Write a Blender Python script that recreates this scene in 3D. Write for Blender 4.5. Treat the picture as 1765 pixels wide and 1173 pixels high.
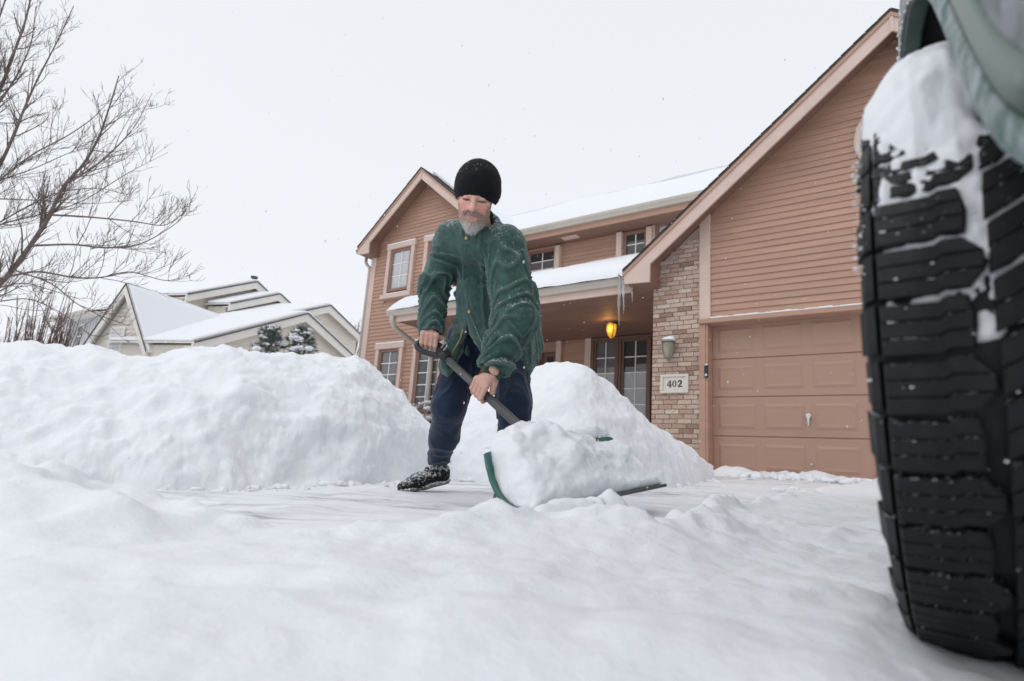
import bpy, bmesh, math, random
import numpy as np
from mathutils import Vector, Matrix

for o in list(bpy.data.objects): bpy.data.objects.remove(o)
S = bpy.context.scene
COL = S.collection
rad = math.radians

# ------------------------------------------------------------------ camera
FPX, PITCH, ROLL, YAW = 1038.04, rad(12.038), rad(3.801), rad(-36.482)
CAMZ = 0.28
cd = bpy.data.cameras.new('camera'); cam = bpy.data.objects.new('camera', cd); COL.objects.link(cam)
cd.sensor_width = 36.0; cd.lens = FPX * 36.0 / 1765.0
cd.clip_start = 0.02; cd.clip_end = 900
cam.matrix_world = Matrix.Translation((0, 0, CAMZ)) @ Matrix.Rotation(math.pi/2 + PITCH, 4, 'X') @ Matrix.Rotation(ROLL, 4, 'Z')
cd.dof.use_dof = True; cd.dof.focus_distance = 3.3; cd.dof.aperture_fstop = 3.4
S.camera = cam
S.render.resolution_x = 1024; S.render.resolution_y = 681

# ------------------------------------------------------------------ sky: even winter overcast
W = bpy.data.worlds.new('World'); S.world = W; W.use_nodes = True
nt = W.node_tree; nt.nodes.clear()
sky = nt.nodes.new('ShaderNodeTexSky'); sky.sky_type = 'NISHITA'; sky.sun_disc = False
SUN_EL, SUN_AZ = rad(52), rad(-25)
sky.sun_elevation = SUN_EL; sky.sun_rotation = SUN_AZ
hs = nt.nodes.new('ShaderNodeHueSaturation'); hs.inputs['Saturation'].default_value = 0.12
b1 = nt.nodes.new('ShaderNodeBackground'); b1.inputs['Strength'].default_value = 0.022
b2 = nt.nodes.new('ShaderNodeBackground'); b2.inputs['Color'].default_value = (0.80, 0.82, 0.862, 1); b2.inputs['Strength'].default_value = 1.0
ad = nt.nodes.new('ShaderNodeAddShader'); wo = nt.nodes.new('ShaderNodeOutputWorld')
nt.links.new(sky.outputs[0], hs.inputs['Color']); nt.links.new(hs.outputs[0], b1.inputs['Color'])
nt.links.new(b1.outputs[0], ad.inputs[0]); nt.links.new(b2.outputs[0], ad.inputs[1]); nt.links.new(ad.outputs[0], wo.inputs[0])

sd = bpy.data.lights.new('sun', 'SUN'); sd.energy = 0.5; sd.angle = rad(40); sd.color = (1.0, 0.975, 0.94)
sun = bpy.data.objects.new('sun', sd); COL.objects.link(sun)
sdir = Vector((math.sin(SUN_AZ)*math.cos(SUN_EL), math.cos(SUN_AZ)*math.cos(SUN_EL), math.sin(SUN_EL)))
sdir = Vector((-0.45, -0.42, 0.79)).normalized()
sun.rotation_euler = sdir.to_track_quat('Z', 'Y').to_euler()
sky.sun_elevation = math.asin(sdir.z); sky.sun_rotation = math.atan2(sdir.x, sdir.y)

S.view_settings.view_transform = 'Standard'; S.view_settings.look = 'None'
S.view_settings.gamma = 1.0; S.view_settings.use_curve_mapping = False
S.view_settings.exposure = 0.0

# ------------------------------------------------------------------ helpers: tags, meshes
def tag(o, label=None, cat=None, group=None, kind=None):
    if label: o['label'] = label
    if cat: o['category'] = cat
    if group: o['group'] = group
    if kind: o['kind'] = kind
    return o
def empty(name, loc=(0, 0, 0), rz=0.0, parent=None):
    o = bpy.data.objects.new(name, None); COL.objects.link(o); o.location = loc; o.rotation_euler = (0, 0, rz)
    o.empty_display_size = 0.1; o.parent = parent
    return o
def link(name, me, mat=None, parent=None):
    o = bpy.data.objects.new(name, me); COL.objects.link(o); o.parent = parent
    if mat is not None and not me.materials: me.materials.append(mat)
    return o
def mesh(name, V, F, smooth=False):
    me = bpy.data.meshes.new(name)
    me.from_pydata([tuple(map(float, v)) for v in V], [], [tuple(map(int, f)) for f in F]); me.update()
    if smooth: me.polygons.foreach_set('use_smooth', [True]*len(me.polygons))
    return me
def mesh_np(name, V, Q, smooth=True):
    V = np.asarray(V, np.float32); Q = np.asarray(Q, np.int32)
    me = bpy.data.meshes.new(name); n = Q.shape[1]
    me.vertices.add(len(V)); me.vertices.foreach_set('co', V.ravel())
    me.loops.add(Q.size); me.loops.foreach_set('vertex_index', Q.ravel())
    me.polygons.add(len(Q)); me.polygons.foreach_set('loop_start', np.arange(0, Q.size, n, dtype=np.int32))
    me.polygons.foreach_set('loop_total', np.full(len(Q), n, np.int32))
    if smooth: me.polygons.foreach_set('use_smooth', np.ones(len(Q), bool))
    me.update(calc_edges=True); me.validate()
    return me
class MB:
    """collects simple solids for ONE mesh"""
    def __init__(s): s.V = []; s.F = []
    def add(s, V, F):
        n = len(s.V); s.V += [tuple(v) for v in V]; s.F += [tuple(i + n for i in f) for f in F]; return s
    def box(s, x0, x1, y0, y1, z0, z1):
        return s.add([(x0,y0,z0),(x1,y0,z0),(x1,y1,z0),(x0,y1,z0),(x0,y0,z1),(x1,y0,z1),(x1,y1,z1),(x0,y1,z1)],
              [(0,3,2,1),(4,5,6,7),(0,1,5,4),(1,2,6,5),(2,3,7,6),(3,0,4,7)])
    def prism(s, poly, ax, a0, a1):
        """poly: list of 2-D points; ax 'y' -> poly is (x,z); ax 'x' -> poly is (y,z); ax 'z' -> (x,y)"""
        n = len(poly)
        def P(p, a): return {'y': (p[0], a, p[1]), 'x': (a, p[0], p[1]), 'z': (p[0], p[1], a)}[ax]
        V = [P(p, a0) for p in poly] + [P(p, a1) for p in poly]
        F = [tuple(range(n)), tuple(range(2*n-1, n-1, -1))] + [(i, i+n, (i+1) % n + n, (i+1) % n) for i in range(n)]
        return s.add(V, F)
    def tube(s, pts, rs, n=8, cap=True):
        pts = [Vector(p) for p in pts]
        if not hasattr(rs, '__len__'): rs = [rs]*len(pts)
        V = []; F = []; up = None
        for i, p in enumerate(pts):
            t = (pts[min(i+1, len(pts)-1)] - pts[max(i-1, 0)]).normalized()
            if up is None: up = t.orthogonal().normalized()
            up = (up - t*up.dot(t)); up = up.normalized() if up.length > 1e-6 else t.orthogonal().normalized()
            w = t.cross(up)
            for k in range(n):
                a = 2*math.pi*k/n; V.append(p + (up*math.cos(a) + w*math.sin(a))*rs[i])
        for i in range(len(pts)-1):
            for k in range(n): F.append((i*n+k, i*n+(k+1) % n, (i+1)*n+(k+1) % n, (i+1)*n+k))
        if cap: F += [tuple(range(n-1, -1, -1)), tuple(range((len(pts)-1)*n, len(pts)*n))]
        return s.add(V, F)
    def lathe(s, c, prof, n=16, axis='z'):
        V = []; F = []
        for r, h in prof:
            for k in range(n):
                a = 2*math.pi*k/n; x, y = r*math.cos(a), r*math.sin(a)
                V.append((c[0]+x, c[1]+y, c[2]+h) if axis == 'z' else (c[0]+x, c[1]+h, c[2]+y))
        for i in range(len(prof)-1):
            for k in range(n): F.append((i*n+k, i*n+(k+1) % n, (i+1)*n+(k+1) % n, (i+1)*n+k))
        F += [tuple(range(n-1, -1, -1)), tuple(range((len(prof)-1)*n, len(prof)*n))]
        return s.add(V, F)
    def build(s, name, mat, parent=None, smooth=False, fix=True, bevel=0):
        me = mesh(name, s.V, s.F)
        bm = bmesh.new(); bm.from_mesh(me)
        if fix: bmesh.ops.recalc_face_normals(bm, faces=bm.faces)
        if bevel: bmesh.ops.bevel(bm, geom=bm.edges[:], offset=bevel, segments=1, affect='EDGES', clamp_overlap=True)
        bm.to_mesh(me); bm.free()
        if smooth: me.polygons.foreach_set('use_smooth', [True]*len(me.polygons))
        return link(name, me, mat, parent)
def box(name, x0, x1, y0, y1, z0, z1, mat, parent=None, bevel=0): return MB().box(x0, x1, y0, y1, z0, z1).build(name, mat, parent, bevel=bevel)
def autosmooth(o, deg=40):
    me = o.data; me.polygons.foreach_set('use_smooth', [True]*len(me.polygons)); me.set_sharp_from_angle(angle=rad(deg)); return o

# ------------------------------------------------------------------ numpy noise, surface nets
def _h(ix, iy, iz, seed):
    h = (ix.astype(np.uint32)*np.uint32(374761393) + iy.astype(np.uint32)*np.uint32(668265263)
         + iz.astype(np.uint32)*np.uint32(2246822519) + np.uint32(seed*3266489917 & 0xffffffff))
    h = (h ^ (h >> np.uint32(13)))*np.uint32(1274126177); h = h ^ (h >> np.uint32(16))
    return (h & np.uint32(0xffffff)).astype(np.float32)/np.float32(0x7fffff) - 1
def vn(P, seed=0):
    P = np.asarray(P, np.float32); i = np.floor(P).astype(np.int64); f = P - i
    u = f*f*f*(f*(f*6-15)+10); r = 0
    for dx in (0, 1):
        for dy in (0, 1):
            for dz in (0, 1):
                w = (u[..., 0] if dx else 1-u[..., 0])*(u[..., 1] if dy else 1-u[..., 1])*(u[..., 2] if dz else 1-u[..., 2])
                r = r + w*_h(i[..., 0]+dx, i[..., 1]+dy, i[..., 2]+dz, seed)
    return r
def fbm(P, freq, octv=4, seed=0, gain=.5):
    r = 0; a = 1; P = np.asarray(P, np.float32)
    for o in range(octv): r = r + a*vn(P*freq*2**o + 17.3*o, seed+o); a *= gain
    return r
def vnormals(V, Q):
    a, b, c, d = V[Q[:, 0]], V[Q[:, 1]], V[Q[:, 2]], V[Q[:, 3]]
    n = np.cross(c-a, d-b); N = np.zeros_like(V)
    for k in range(4): np.add.at(N, Q[:, k], n)
    return N/(np.linalg.norm(N, axis=1, keepdims=True)+1e-12)
def relax(V, Q, it=1, lam=.5):
    for _ in range(it):
        A = np.zeros_like(V); C = np.zeros((len(V), 1), V.dtype)
        for k in range(4):
            j = Q[:, (k+1) % 4]; i = Q[:, k]
            np.add.at(A, i, V[j]); np.add.at(C, i, 1); np.add.at(A, j, V[i]); np.add.at(C, j, 1)
        V = V*(1-lam) + lam*A/np.maximum(C, 1)
    return V
class Field:
    """signed distance grid; primitives are blended only inside their own box"""
    def __init__(s, lo, hi, h):
        s.lo = np.array(lo, np.float32); s.h = h
        s.n = np.ceil((np.array(hi)-s.lo)/h).astype(int)+1
        s.F = np.full(s.n, .2, np.float32)
    def _rng(s, lo, hi, pad):
        a = np.clip(np.floor((np.array(lo)-pad-s.lo)/s.h).astype(int), 0, s.n); b = np.clip(np.ceil((np.array(hi)+pad-s.lo)/s.h).astype(int)+1, 0, s.n)
        return a, b
    def _P(s, a, b):
        g = [s.lo[i]+s.h*np.arange(a[i], b[i], dtype=np.float32) for i in range(3)]
        return np.stack(np.meshgrid(*g, indexing='ij'), -1)
    def put(s, fn, lo, hi, k=.02, op='add'):
        a, b = s._rng(lo, hi, k+2*s.h)
        if (b <= a).any(): return s
        sl = tuple(slice(a[i], b[i]) for i in range(3)); d = fn(s._P(a, b)); f = s.F[sl]
        if op == 'add':
            h = np.clip(.5+.5*(f-d)/k, 0, 1); s.F[sl] = f*(1-h)+d*h-k*h*(1-h)
        else:
            d = -d; h = np.clip(.5-.5*(f-d)/k, 0, 1); s.F[sl] = f*(1-h)+d*h+k*h*(1-h)
        return s
    def cone(s, a, b, ra, rb, k=.02, flat=None, op='add'):
        a = np.array(a, np.float32); b = np.array(b, np.float32); R = max(ra, rb)
        ab = b-a; L2 = float(ab@ab)+1e-9
        if flat is not None: fn_n = np.array(flat[0], np.float32); fn_n /= np.linalg.norm(fn_n); fs = flat[1]
        def fn(P):
            q = P-a
            t = np.clip((q@ab)/L2, 0, 1)
            r = q-t[..., None]*ab
            if flat is not None: r = r+fn_n*((r@fn_n)*(fs-1))[..., None]
            return np.linalg.norm(r, axis=-1)-(ra+(rb-ra)*t)
        return s.put(fn, np.minimum(a, b)-R, np.maximum(a, b)+R, k, op)
    def ell(s, c, r, M=None, k=.02, op='add'):
        c = np.array(c, np.float32); r = np.array(r, np.float32); R = float(r.max())
        def fn(P):
            q = P-c
            if M is not None: q = q@M.T
            k0 = np.linalg.norm(q/r, axis=-1); k1 = np.linalg.norm(q/(r*r), axis=-1)+1e-9
            return k0*(k0-1)/k1
        return s.put(fn, c-R, c+R, k, op)
    def net(s):
        F = s.F; ins = F < 0
        c = np.zeros([n-1 for n in F.shape], np.uint8)
        for dx in (0, 1):
            for dy in (0, 1):
                for dz in (0, 1):
                    c += ins[dx:F.shape[0]-1+dx, dy:F.shape[1]-1+dy, dz:F.shape[2]-1+dz]
        act = np.argwhere((c > 0) & (c < 8)); idx = np.full(c.shape, -1, np.int64); idx[tuple(act.T)] = np.arange(len(act))
        acc = np.zeros((len(act), 3)); cnt = np.zeros(len(act))
        for ax in range(3):
            o1, o2 = [i for i in range(3) if i != ax]
            for e in ((0, 0), (0, 1), (1, 0), (1, 1)):
                p = act.copy(); p[:, o1] += e[0]; p[:, o2] += e[1]; q = p.copy(); q[:, ax] += 1
                fa = F[tuple(p.T)]; fb = F[tuple(q.T)]; m = (fa < 0) != (fb < 0)
                t = np.where(m, fa/(fa-fb+1e-12), 0); pt = p.astype(float); pt[:, ax] += t
                acc[m] += pt[m]; cnt[m] += 1
        V = s.lo+s.h*(acc/cnt[:, None]); Q = []
        for ax in range(3):
            o1, o2 = [(1, 2), (2, 0), (0, 1)][ax]
            sl0 = [slice(1, -1)]*3; sl1 = [slice(1, -1)]*3; sl0[ax] = slice(0, -1); sl1[ax] = slice(1, None)
            A = ins[tuple(sl0)]; Bm = ins[tuple(sl1)]
            e = np.argwhere(A != Bm); off = np.array([1, 1, 1]); off[ax] = 0; e = e+off
            def ci(a, b):
                p = e.copy(); p[:, o1] += a; p[:, o2] += b; return idx[tuple(p.T)]
            q = np.stack([ci(-1, -1), ci(0, -1), ci(0, 0), ci(-1, 0)], 1)
            fl = ~ins[tuple(e.T)]; q[fl] = q[fl][:, ::-1]; Q.append(q)
        Q = np.concatenate(Q); Q = Q[(Q >= 0).all(1)]
        return V, Q

# pixel of the 1765 px wide view -> point on the plane Y=const (world); used only to fix real positions
_RC = np.array((Matrix.Rotation(math.pi/2+PITCH, 3, 'X') @ Matrix.Rotation(ROLL, 3, 'Z')))
EX = np.array([math.cos(YAW), math.sin(YAW), 0]); EY = np.array([-math.sin(YAW), math.cos(YAW), 0])
def ray(x, y): return _RC @ np.array([(x-882.5)/FPX, (586.5-y)/FPX, -1.0])
def wy(x, y, Y): d = ray(x, y); return np.array([0, 0, CAMZ])+d*(Y/d[1])
def ground(x, y): return .04+.041*(x*EY[0]+y*EY[1])

# ------------------------------------------------------------------ materials
def nodes(name):
    m = bpy.data.materials.new(name); m.use_nodes = True; n = m.node_tree
    return m, n, n.nodes['Principled BSDF']
def N(n, typ, **kw):
    o = n.nodes.new('ShaderNode'+typ)
    for k, v in kw.items():
        if k in o.inputs: o.inputs[k].default_value = v
        else: setattr(o, k, v)
    return o
def ramp(n, stops, interp='LINEAR'):
    r = n.nodes.new('ShaderNodeValToRGB'); r.color_ramp.interpolation = interp; e = r.color_ramp.elements
    while len(e) < len(stops): e.new(.5)
    for i, (p, c) in enumerate(stops): e[i].position = p; e[i].color = c if len(c) == 4 else (*c, 1)
    return r
def coords(n, scale=(1, 1, 1), kind='Object'):
    t = n.nodes.new('ShaderNodeTexCoord'); mp = n.nodes.new('ShaderNodeMapping'); mp.inputs['Scale'].default_value = scale
    n.links.new(t.outputs[kind], mp.inputs['Vector']); return mp.outputs['Vector']
def bump(n, b, src, strength=.3, dist=.01, prev=None):
    bp = n.nodes.new('ShaderNodeBump'); bp.inputs['Strength'].default_value = strength; bp.inputs['Distance'].default_value = dist
    n.links.new(src, bp.inputs['Height'])
    if prev is not None: n.links.new(prev, bp.inputs['Normal'])
    n.links.new(bp.outputs['Normal'], b.inputs['Normal']); return bp.outputs['Normal']
def simple(name, col, rough=.6, var=.12, scale=(6, 6, 6), bstr=.15, bdist=.004, rnd=0.0, metal=0.0, spec=.5, bscale=None):
    """base colour with noise wear, per-object variation and fine relief"""
    m, n, b = nodes(name)
    v = coords(n, scale); nz = N(n, 'TexNoise', Scale=1.0, Detail=6.0, Roughness=.6); n.links.new(v, nz.inputs['Vector'])
    lo = tuple(max(0, c*(1-var)) for c in col); hi = tuple(min(1, c*(1+var)) for c in col)
    r = ramp(n, [(.3, lo), (.7, hi)]); n.links.new(nz.outputs['Fac'], r.inputs['Fac']); out = r.outputs['Color']
    if rnd:
        oi = n.nodes.new('ShaderNodeObjectInfo'); mr = N(n, 'MapRange'); mr.inputs['To Min'].default_value = 1-rnd; mr.inputs['To Max'].default_value = 1+rnd
        n.links.new(oi.outputs['Random'], mr.inputs['Value']); hsv = n.nodes.new('ShaderNodeHueSaturation')
        n.links.new(mr.outputs[0], hsv.inputs['Value']); n.links.new(out, hsv.inputs['Color']); out = hsv.outputs['Color']
    n.links.new(out, b.inputs['Base Color']); b.inputs['Roughness'].default_value = rough; b.inputs['Metallic'].default_value = metal
    b.inputs['Specular IOR Level'].default_value = spec
    if bstr:
        v2 = coords(n, bscale or tuple(s*8 for s in scale)); n2 = N(n, 'TexNoise', Scale=1.0, Detail=4.0); n.links.new(v2, n2.inputs['Vector'])
        bump(n, b, n2.outputs['Fac'], bstr, bdist)
    return m
def snow_mat(name='snow', col=(.845, .86, .895), fine=.35, sss=.0):
    m, n, b = nodes(name)
    b.inputs['Base Color'].default_value = (*col, 1); b.inputs['Roughness'].default_value = .62; b.inputs['Specular IOR Level'].default_value = .25
    if sss:
        b.inputs['Subsurface Weight'].default_value = sss; b.inputs['Subsurface Radius'].default_value = (.02, .022, .026); b.inputs['Subsurface Scale'].default_value = 1.0
    v = coords(n, (1, 1, 1), 'Object')
    n1 = N(n, 'TexNoise', Scale=34.0, Detail=6.0, Roughness=.62); n.links.new(v, n1.inputs['Vector'])
    n2 = N(n, 'TexNoise', Scale=260.0, Detail=3.0, Roughness=.7); n.links.new(v, n2.inputs['Vector'])
    p = bump(n, b, n1.outputs['Fac'], fine, .02)
    bump(n, b, n2.outputs['Fac'], fine*.6, .004, p)
    return m
M = {}
M['snow'] = snow_mat('snow', sss=.35)
M['snow_fine'] = snow_mat('snow_fine', fine=.22, sss=.35)
SID = (.442, .272, .200); TRM = (.63, .485, .415)
M['siding'] = simple('painted_siding', SID, .62, .10, (1.2, 1.2, 9), .25, .002, rnd=.035, bscale=(4, 4, 160))
M['trim'] = simple('painted_trim', TRM, .6, .06, (3, 3, 3), .12, .002, rnd=.02)
M['door_paint'] = simple('garage_door_paint', (.405, .248, .184), .5, .05, (1.5, 1.5, 1.5), .18, .0015, bscale=(10, 10, 180))
M['soffit'] = simple('soffit_paint_shaded', (.245, .142, .105), .65, .07, (2, 2, 2), .1, .002)  # house brown darkened: shade under eaves and porch put into the paint
M['sash'] = simple('brown_sash', (.27, .155, .115), .5, .08, (4, 4, 4), .1, .002)
M['porch_frame'] = simple('dark_brown_frame', (.17, .095, .068), .45, .1, (4, 4, 4), .1, .002)
M['white_bar'] = simple('white_grille', (.82, .82, .80), .4, .02, (3, 3, 3), 0)
M['gutter'] = simple('beige_gutter', (.50, .455, .395), .4, .06, (2, 2, 2), .05, .002)
M['shingle'] = simple('dark_shingle', (.055, .05, .048), .9, .3, (8, 8, 8), .5, .006)
M['mortar'] = simple('mortar', (.52, .47, .41), .9, .12, (14, 14, 14), .5, .004)
M['black_plastic'] = simple('black_plastic', (.018, .018, .02), .42, .2, (20, 20, 20), .1, .001)
M['silver'] = simple('silver_metal', (.62, .62, .6), .35, .08, (20, 20, 20), .05, .001, metal=.8)
M['plaque'] = simple('plaque_stone', (.66, .62, .55), .6, .05, (10, 10, 10), .12, .002)
M['ink'] = simple('numeral_black', (.03, .03, .03), .5, .1, (30, 30, 30), 0)
M['bronze'] = simple('lantern_metal', (.13, .115, .105), .45, .2, (14, 14, 14), .1, .001, metal=.4)
M['pewter'] = simple('pewter_metal', (.26, .25, .25), .45, .2, (14, 14, 14), .1, .001, metal=.3)
M['concrete'] = simple('concrete', (.3, .29, .28), .85, .15, (3, 3, 3), .3, .004)
def glass(name, base, rough=.06, spec=.6, streak=0):
    m, n, b = nodes(name); v = coords(n, (1.3, 1.3, 2.0)); nz = N(n, 'TexNoise', Scale=1.0, Detail=3.0, Distortion=.6); n.links.new(v, nz.inputs['Vector'])
    lo = tuple(c*.75 for c in base); hi = tuple(min(1, c*1.2) for c in base)
    r = ramp(n, [(.35, lo), (.65, hi)]); n.links.new(nz.outputs['Fac'], r.inputs['Fac']); n.links.new(r.outputs[0], b.inputs['Base Color'])
    b.inputs['Roughness'].default_value = rough; b.inputs['Specular IOR Level'].default_value = spec; b.inputs['IOR'].default_value = 1.5
    return m
M['pane_pale'] = glass('glass_pale_blind', (.50, .51, .53), .06, .8)
M['pane_dark'] = glass('glass_dark_room', (.045, .045, .047), .04, .9)
M['pane_mid'] = glass('glass_half_lit', (.14, .14, .145), .04, .9)
M['pane_curtain'] = glass('glass_over_curtain', (.42, .44, .46), .10, .4)
def brick_mat():
    m, n, b = nodes('brick_blend')
    oi = n.nodes.new('ShaderNodeObjectInfo')
    r = ramp(n, [(0, (.50, .37, .295)), (.2, (.57, .445, .365)), (.38, (.45, .31, .24)), (.55, (.53, .41, .34)), (.7, (.32, .205, .16)), (.78, (.62, .51, .43)), (.9, (.48, .34, .27)), (1, (.25, .165, .135))], 'CONSTANT')
    n.links.new(oi.outputs['Random'], r.inputs['Fac'])
    v = coords(n, (1, 1, 1)); ad2 = n.nodes.new('ShaderNodeVectorMath'); ad2.operation = 'ADD'
    n.links.new(v, ad2.inputs[0]); n.links.new(oi.outputs['Location'], ad2.inputs[1])
    nz = N(n, 'TexNoise', Scale=32.0, Detail=7.0, Roughness=.65); n.links.new(ad2.outputs[0], nz.inputs['Vector'])
    r2 = ramp(n, [(.36, (.62, .58, .55)), (.52, (1, 1, 1)), (.68, (1.0, .98, .95))]); n.links.new(nz.outputs['Fac'], r2.inputs['Fac'])
    mx = N(n, 'MixRGB', blend_type='MULTIPLY'); mx.inputs[0].default_value = .8; n.links.new(r.outputs[0], mx.inputs[1]); n.links.new(r2.outputs[0], mx.inputs[2])
    n.links.new(mx.outputs[0], b.inputs['Base Color']); b.inputs['Roughness'].default_value = .88
    bump(n, b, nz.outputs['Fac'], .5, .006); return m
M['brick'] = brick_mat()
# ================================================================== BROWN HOUSE (house frame: x along facade, y into the house)
H = empty('brown_house', (0, 0, 0), YAW)
tag(H, 'brown two-storey house with lap siding, brick pier and snow-covered roofs', 'house')

def siding(parent, y, xl, xr, z0, z1, holes=(), exp=.093, mat='siding'):
    """one lapped board after the other; xl/xr give the wall's ends at height z"""
    z = z0; k = 0
    while z < z1-.02:
        zt = min(z+exp, z1)
        a0, b0, a1, b1 = xl(z), xr(z), xl(zt), xr(zt)
        if b0-a0 < .06: break
        if b1 < a1: a1 = b1 = (a1+b1)/2
        cuts = sorted([(h[0], h[1]) for h in holes if h[2] < zt-.01 and h[3] > z+.01])
        segs = []; cur = None
        xs = [(a0, a1)]
        for c in cuts:
            if c[1] <= min(a0, a1) or c[0] >= max(b0, b1): continue
            segs.append((xs[-1], (c[0], c[0]))); xs.append((c[1], c[1]))
        segs.append((xs[-1], (b0, b1)))
        for (p, q) in segs:
            if q[0]-p[0] < .03: continue
            yb, yt = y-.0225, y-.006
            V = [(p[0], yb, z), (q[0], yb, z), (q[0], y, z), (p[0], y, z), (p[1], yt, zt), (q[1], yt, zt), (q[1], y, zt), (p[1], y, zt)]
            me = mesh('siding_board', V, [(0, 3, 2, 1), (4, 5, 6, 7), (0, 1, 5, 4), (1, 2, 6, 5), (2, 3, 7, 6), (3, 0, 4, 7)])
            link('siding_board', me, M[mat], parent)
        z = zt; k += 1

def window(x0, x1, z0, z1, y, cols, rows, pane, sash='sash', trim='trim', tw=.11, sill=True, head=True, proud=.06, lower=None, sw=.07, snow_head=False, nolow=False):
    """cased window: sash frame (the part) with casing boards, panes and grille bars as sub-parts. x0..z1 = outer edge of casing"""
    yw = y; y = y-.034; proud = proud+.0
    xi0, xi1, zi0, zi1 = x0+tw, x1-tw, z0+(.02 if nolow else tw*.8), z1-tw
    s = MB(); ys = y-.02
    for (a, b, c, d) in ((xi0, xi1, zi1-sw, zi1), (xi0, xi1, zi0, zi0+sw), (xi0, xi0+sw, zi0+sw, zi1-sw), (xi1-sw, xi1, zi0+sw, zi1-sw)):
        s.box(a, b, ys, y+.05, c, d)
    w = s.build('window', M[sash], H)
    box('casing', x0, x0+tw, y-proud, y+.03, z0, zi1, M[trim], w, bevel=.006)
    box('casing', x1-tw, x1, y-proud, y+.03, z0, zi1, M[trim], w, bevel=.006)
    if head: box('head_casing', x0-.03, x1+.03, y-proud-.012, y+.03, zi1, z1+.01, M[trim], w, bevel=.008)
    if sill: box('sill', x0-.05, x1+.05, y-proud-.05, y+.03, z0-.11, z0, M[trim], w, bevel=.008)
    if snow_head:
        sn = MB(); sn.box(x0-.02, x1+.02, y-proud-.02, y-.015, z1+.012, z1+.05); sn.build('snow_strip', M['snow_fine'], w, bevel=.012)
        if sill: MB().box(x0+tw, x1-tw, y-proud-.02, y-.022, z0+.001, z0+.03).build('snow_strip', M['snow_fine'], w, bevel=.01)
    gx0, gx1, gz0, gz1 = xi0+sw, xi1-sw, zi0+sw, zi1-sw
    pw, ph = (gx1-gx0)/cols, (gz1-gz0)/rows
    me = None
    for i in range(cols):
        for j in range(rows):
            if me is None:
                me = mesh('pane', [(0, 0, 0), (pw, 0, 0), (pw, 0, ph), (0, 0, ph), (0, .006, 0), (pw, .006, 0), (pw, .006, ph), (0, .006, ph)],
                          [(0, 1, 2, 3), (7, 6, 5, 4), (0, 4, 5, 1), (1, 5, 6, 2), (2, 6, 7, 3), (3, 7, 4, 0)])
            mk = pane if lower is None or j >= lower[0] else lower[1]
            m2 = me.copy() if True else me
            o = link('pane', m2, M[mk], w); o.location = (gx0+i*pw, y+.018, gz0+j*ph)
            o.rotation_euler = (random.uniform(-.006, .006), 0, random.uniform(-.006, .006))
    for i in range(1, cols): box('grille_bar', gx0+i*pw-.011, gx0+i*pw+.011, y+.004, y+.02, gz0, gz1, M['white_bar'], w)
    for j in range(1, rows): box('grille_bar', gx0, gx1, y+.006, y+.02, gz0+j*ph-.011, gz0+j*ph+.011, M['white_bar'], w)
    return w
random.seed(4)
# ---- garage front
RX, RZ, RS = -.25, 6.147, .82                 # ridge of the garage gable, at its front edge
rt = lambda x: RZ-RS*abs(x-RX)
GL, GR = -3.48, 2.98
gw = MB()
gw.prism([(-2.69, 2.46), (2.19, 2.46), (2.19, rt(2.19)-.12), (RX, rt(RX)-.12), (-2.69, rt(-2.69)-.12)], 'y', 8.215, 8.36)
gw.prism([(GL+.012, .2), (-2.69, .2), (-2.69, rt(-2.69)-.12), (GL+.012, rt(GL)-.12)], 'y', 8.222, 8.36)
gw.prism([(2.19, .2), (GR, .2), (GR, rt(GR)-.12), (2.19, rt(2.19)-.12)], 'y', 8.222, 8.36)
gw.box(GL+.012, GL+.15, 8.36, 11.05, .2, 3.3); gw.box(GR-.15, GR, 8.36, 14.0, .2, 3.3)
GW = gw.build('garage_wall', M['mortar'], H)
siding(GW, 8.215, lambda z: max(-2.63, RX-(RZ-.1-z)/RS), lambda z: min(2.13, RX+(RZ-.1-z)/RS), 2.53, 5.98)
# bricks, one object each
def brick_pier(x0, x1, y, zb, ztop):
    bw, bh, gap = .194, .057, .0105
    full = MB().box(0, bw, 0, .085, 0, bh); me = mesh('brick', full.V, full.F)
    half = {}
    z = zb; row = 0
    while True:
        off = [0, .5, .26, .7][row % 4] if row % 2 else [0, .5, .12, .6][(row//2) % 2*2]
        x = x0-off*(bw+gap); any_ = False
        while x < x1-.012:
            a, b = max(x, x0), min(x+bw, x1)
            if b-a > .025 and z+bh < min(ztop(a), ztop(b)):
                any_ = True
                if b-a > bw-.002: mm = me
                else:
                    key = round(b-a, 3)
                    if key not in half:
                        t = MB().box(0, b-a, 0, .085, 0, bh); half[key] = mesh('brick', t.V, t.F)
                    mm = half[key]
                o = link('brick', mm, M['brick'], GW); o.location = (a, y+random.uniform(-.003, .003), z+random.uniform(-.0015, .0015))
                o.rotation_euler = (0, random.uniform(-.004, .004), random.uniform(-.004, .004))
            x += bw+gap
        z += bh+gap; row += 1
        if not any_ or row > 60: break
brick_pier(-3.485, -2.79, 8.2, .38, lambda x: rt(x)-.10)
pr_ = MB().box(2.28, 2.985, 8.205, 8.222, .2, 3.2).build('pier_face', M['mortar'], GW)
for s in (-1, 1):
    xm = lambda x: x if s < 0 else 2*RX-x
    a, b = sorted((xm(-2.785), xm(-2.627))); MB().prism([(a, 2.50), (b, 2.50), (b, rt(b)-.09), (a, rt(a)-.09)], 'y', 8.172, 8.214).build('corner_board', M['trim'], H, bevel=.006)
    a, b = sorted((xm(-2.788), xm(-2.70))); box('door_casing', a, b, 8.178, 8.3, .3, 2.445, M['siding'], H, bevel=.005)
    a, b = sorted((xm(-2.70), xm(-2.672))); box('door_jamb', a, b, 8.19, 8.46, .3, 2.445, M['siding'], H, bevel=.004)
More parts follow.
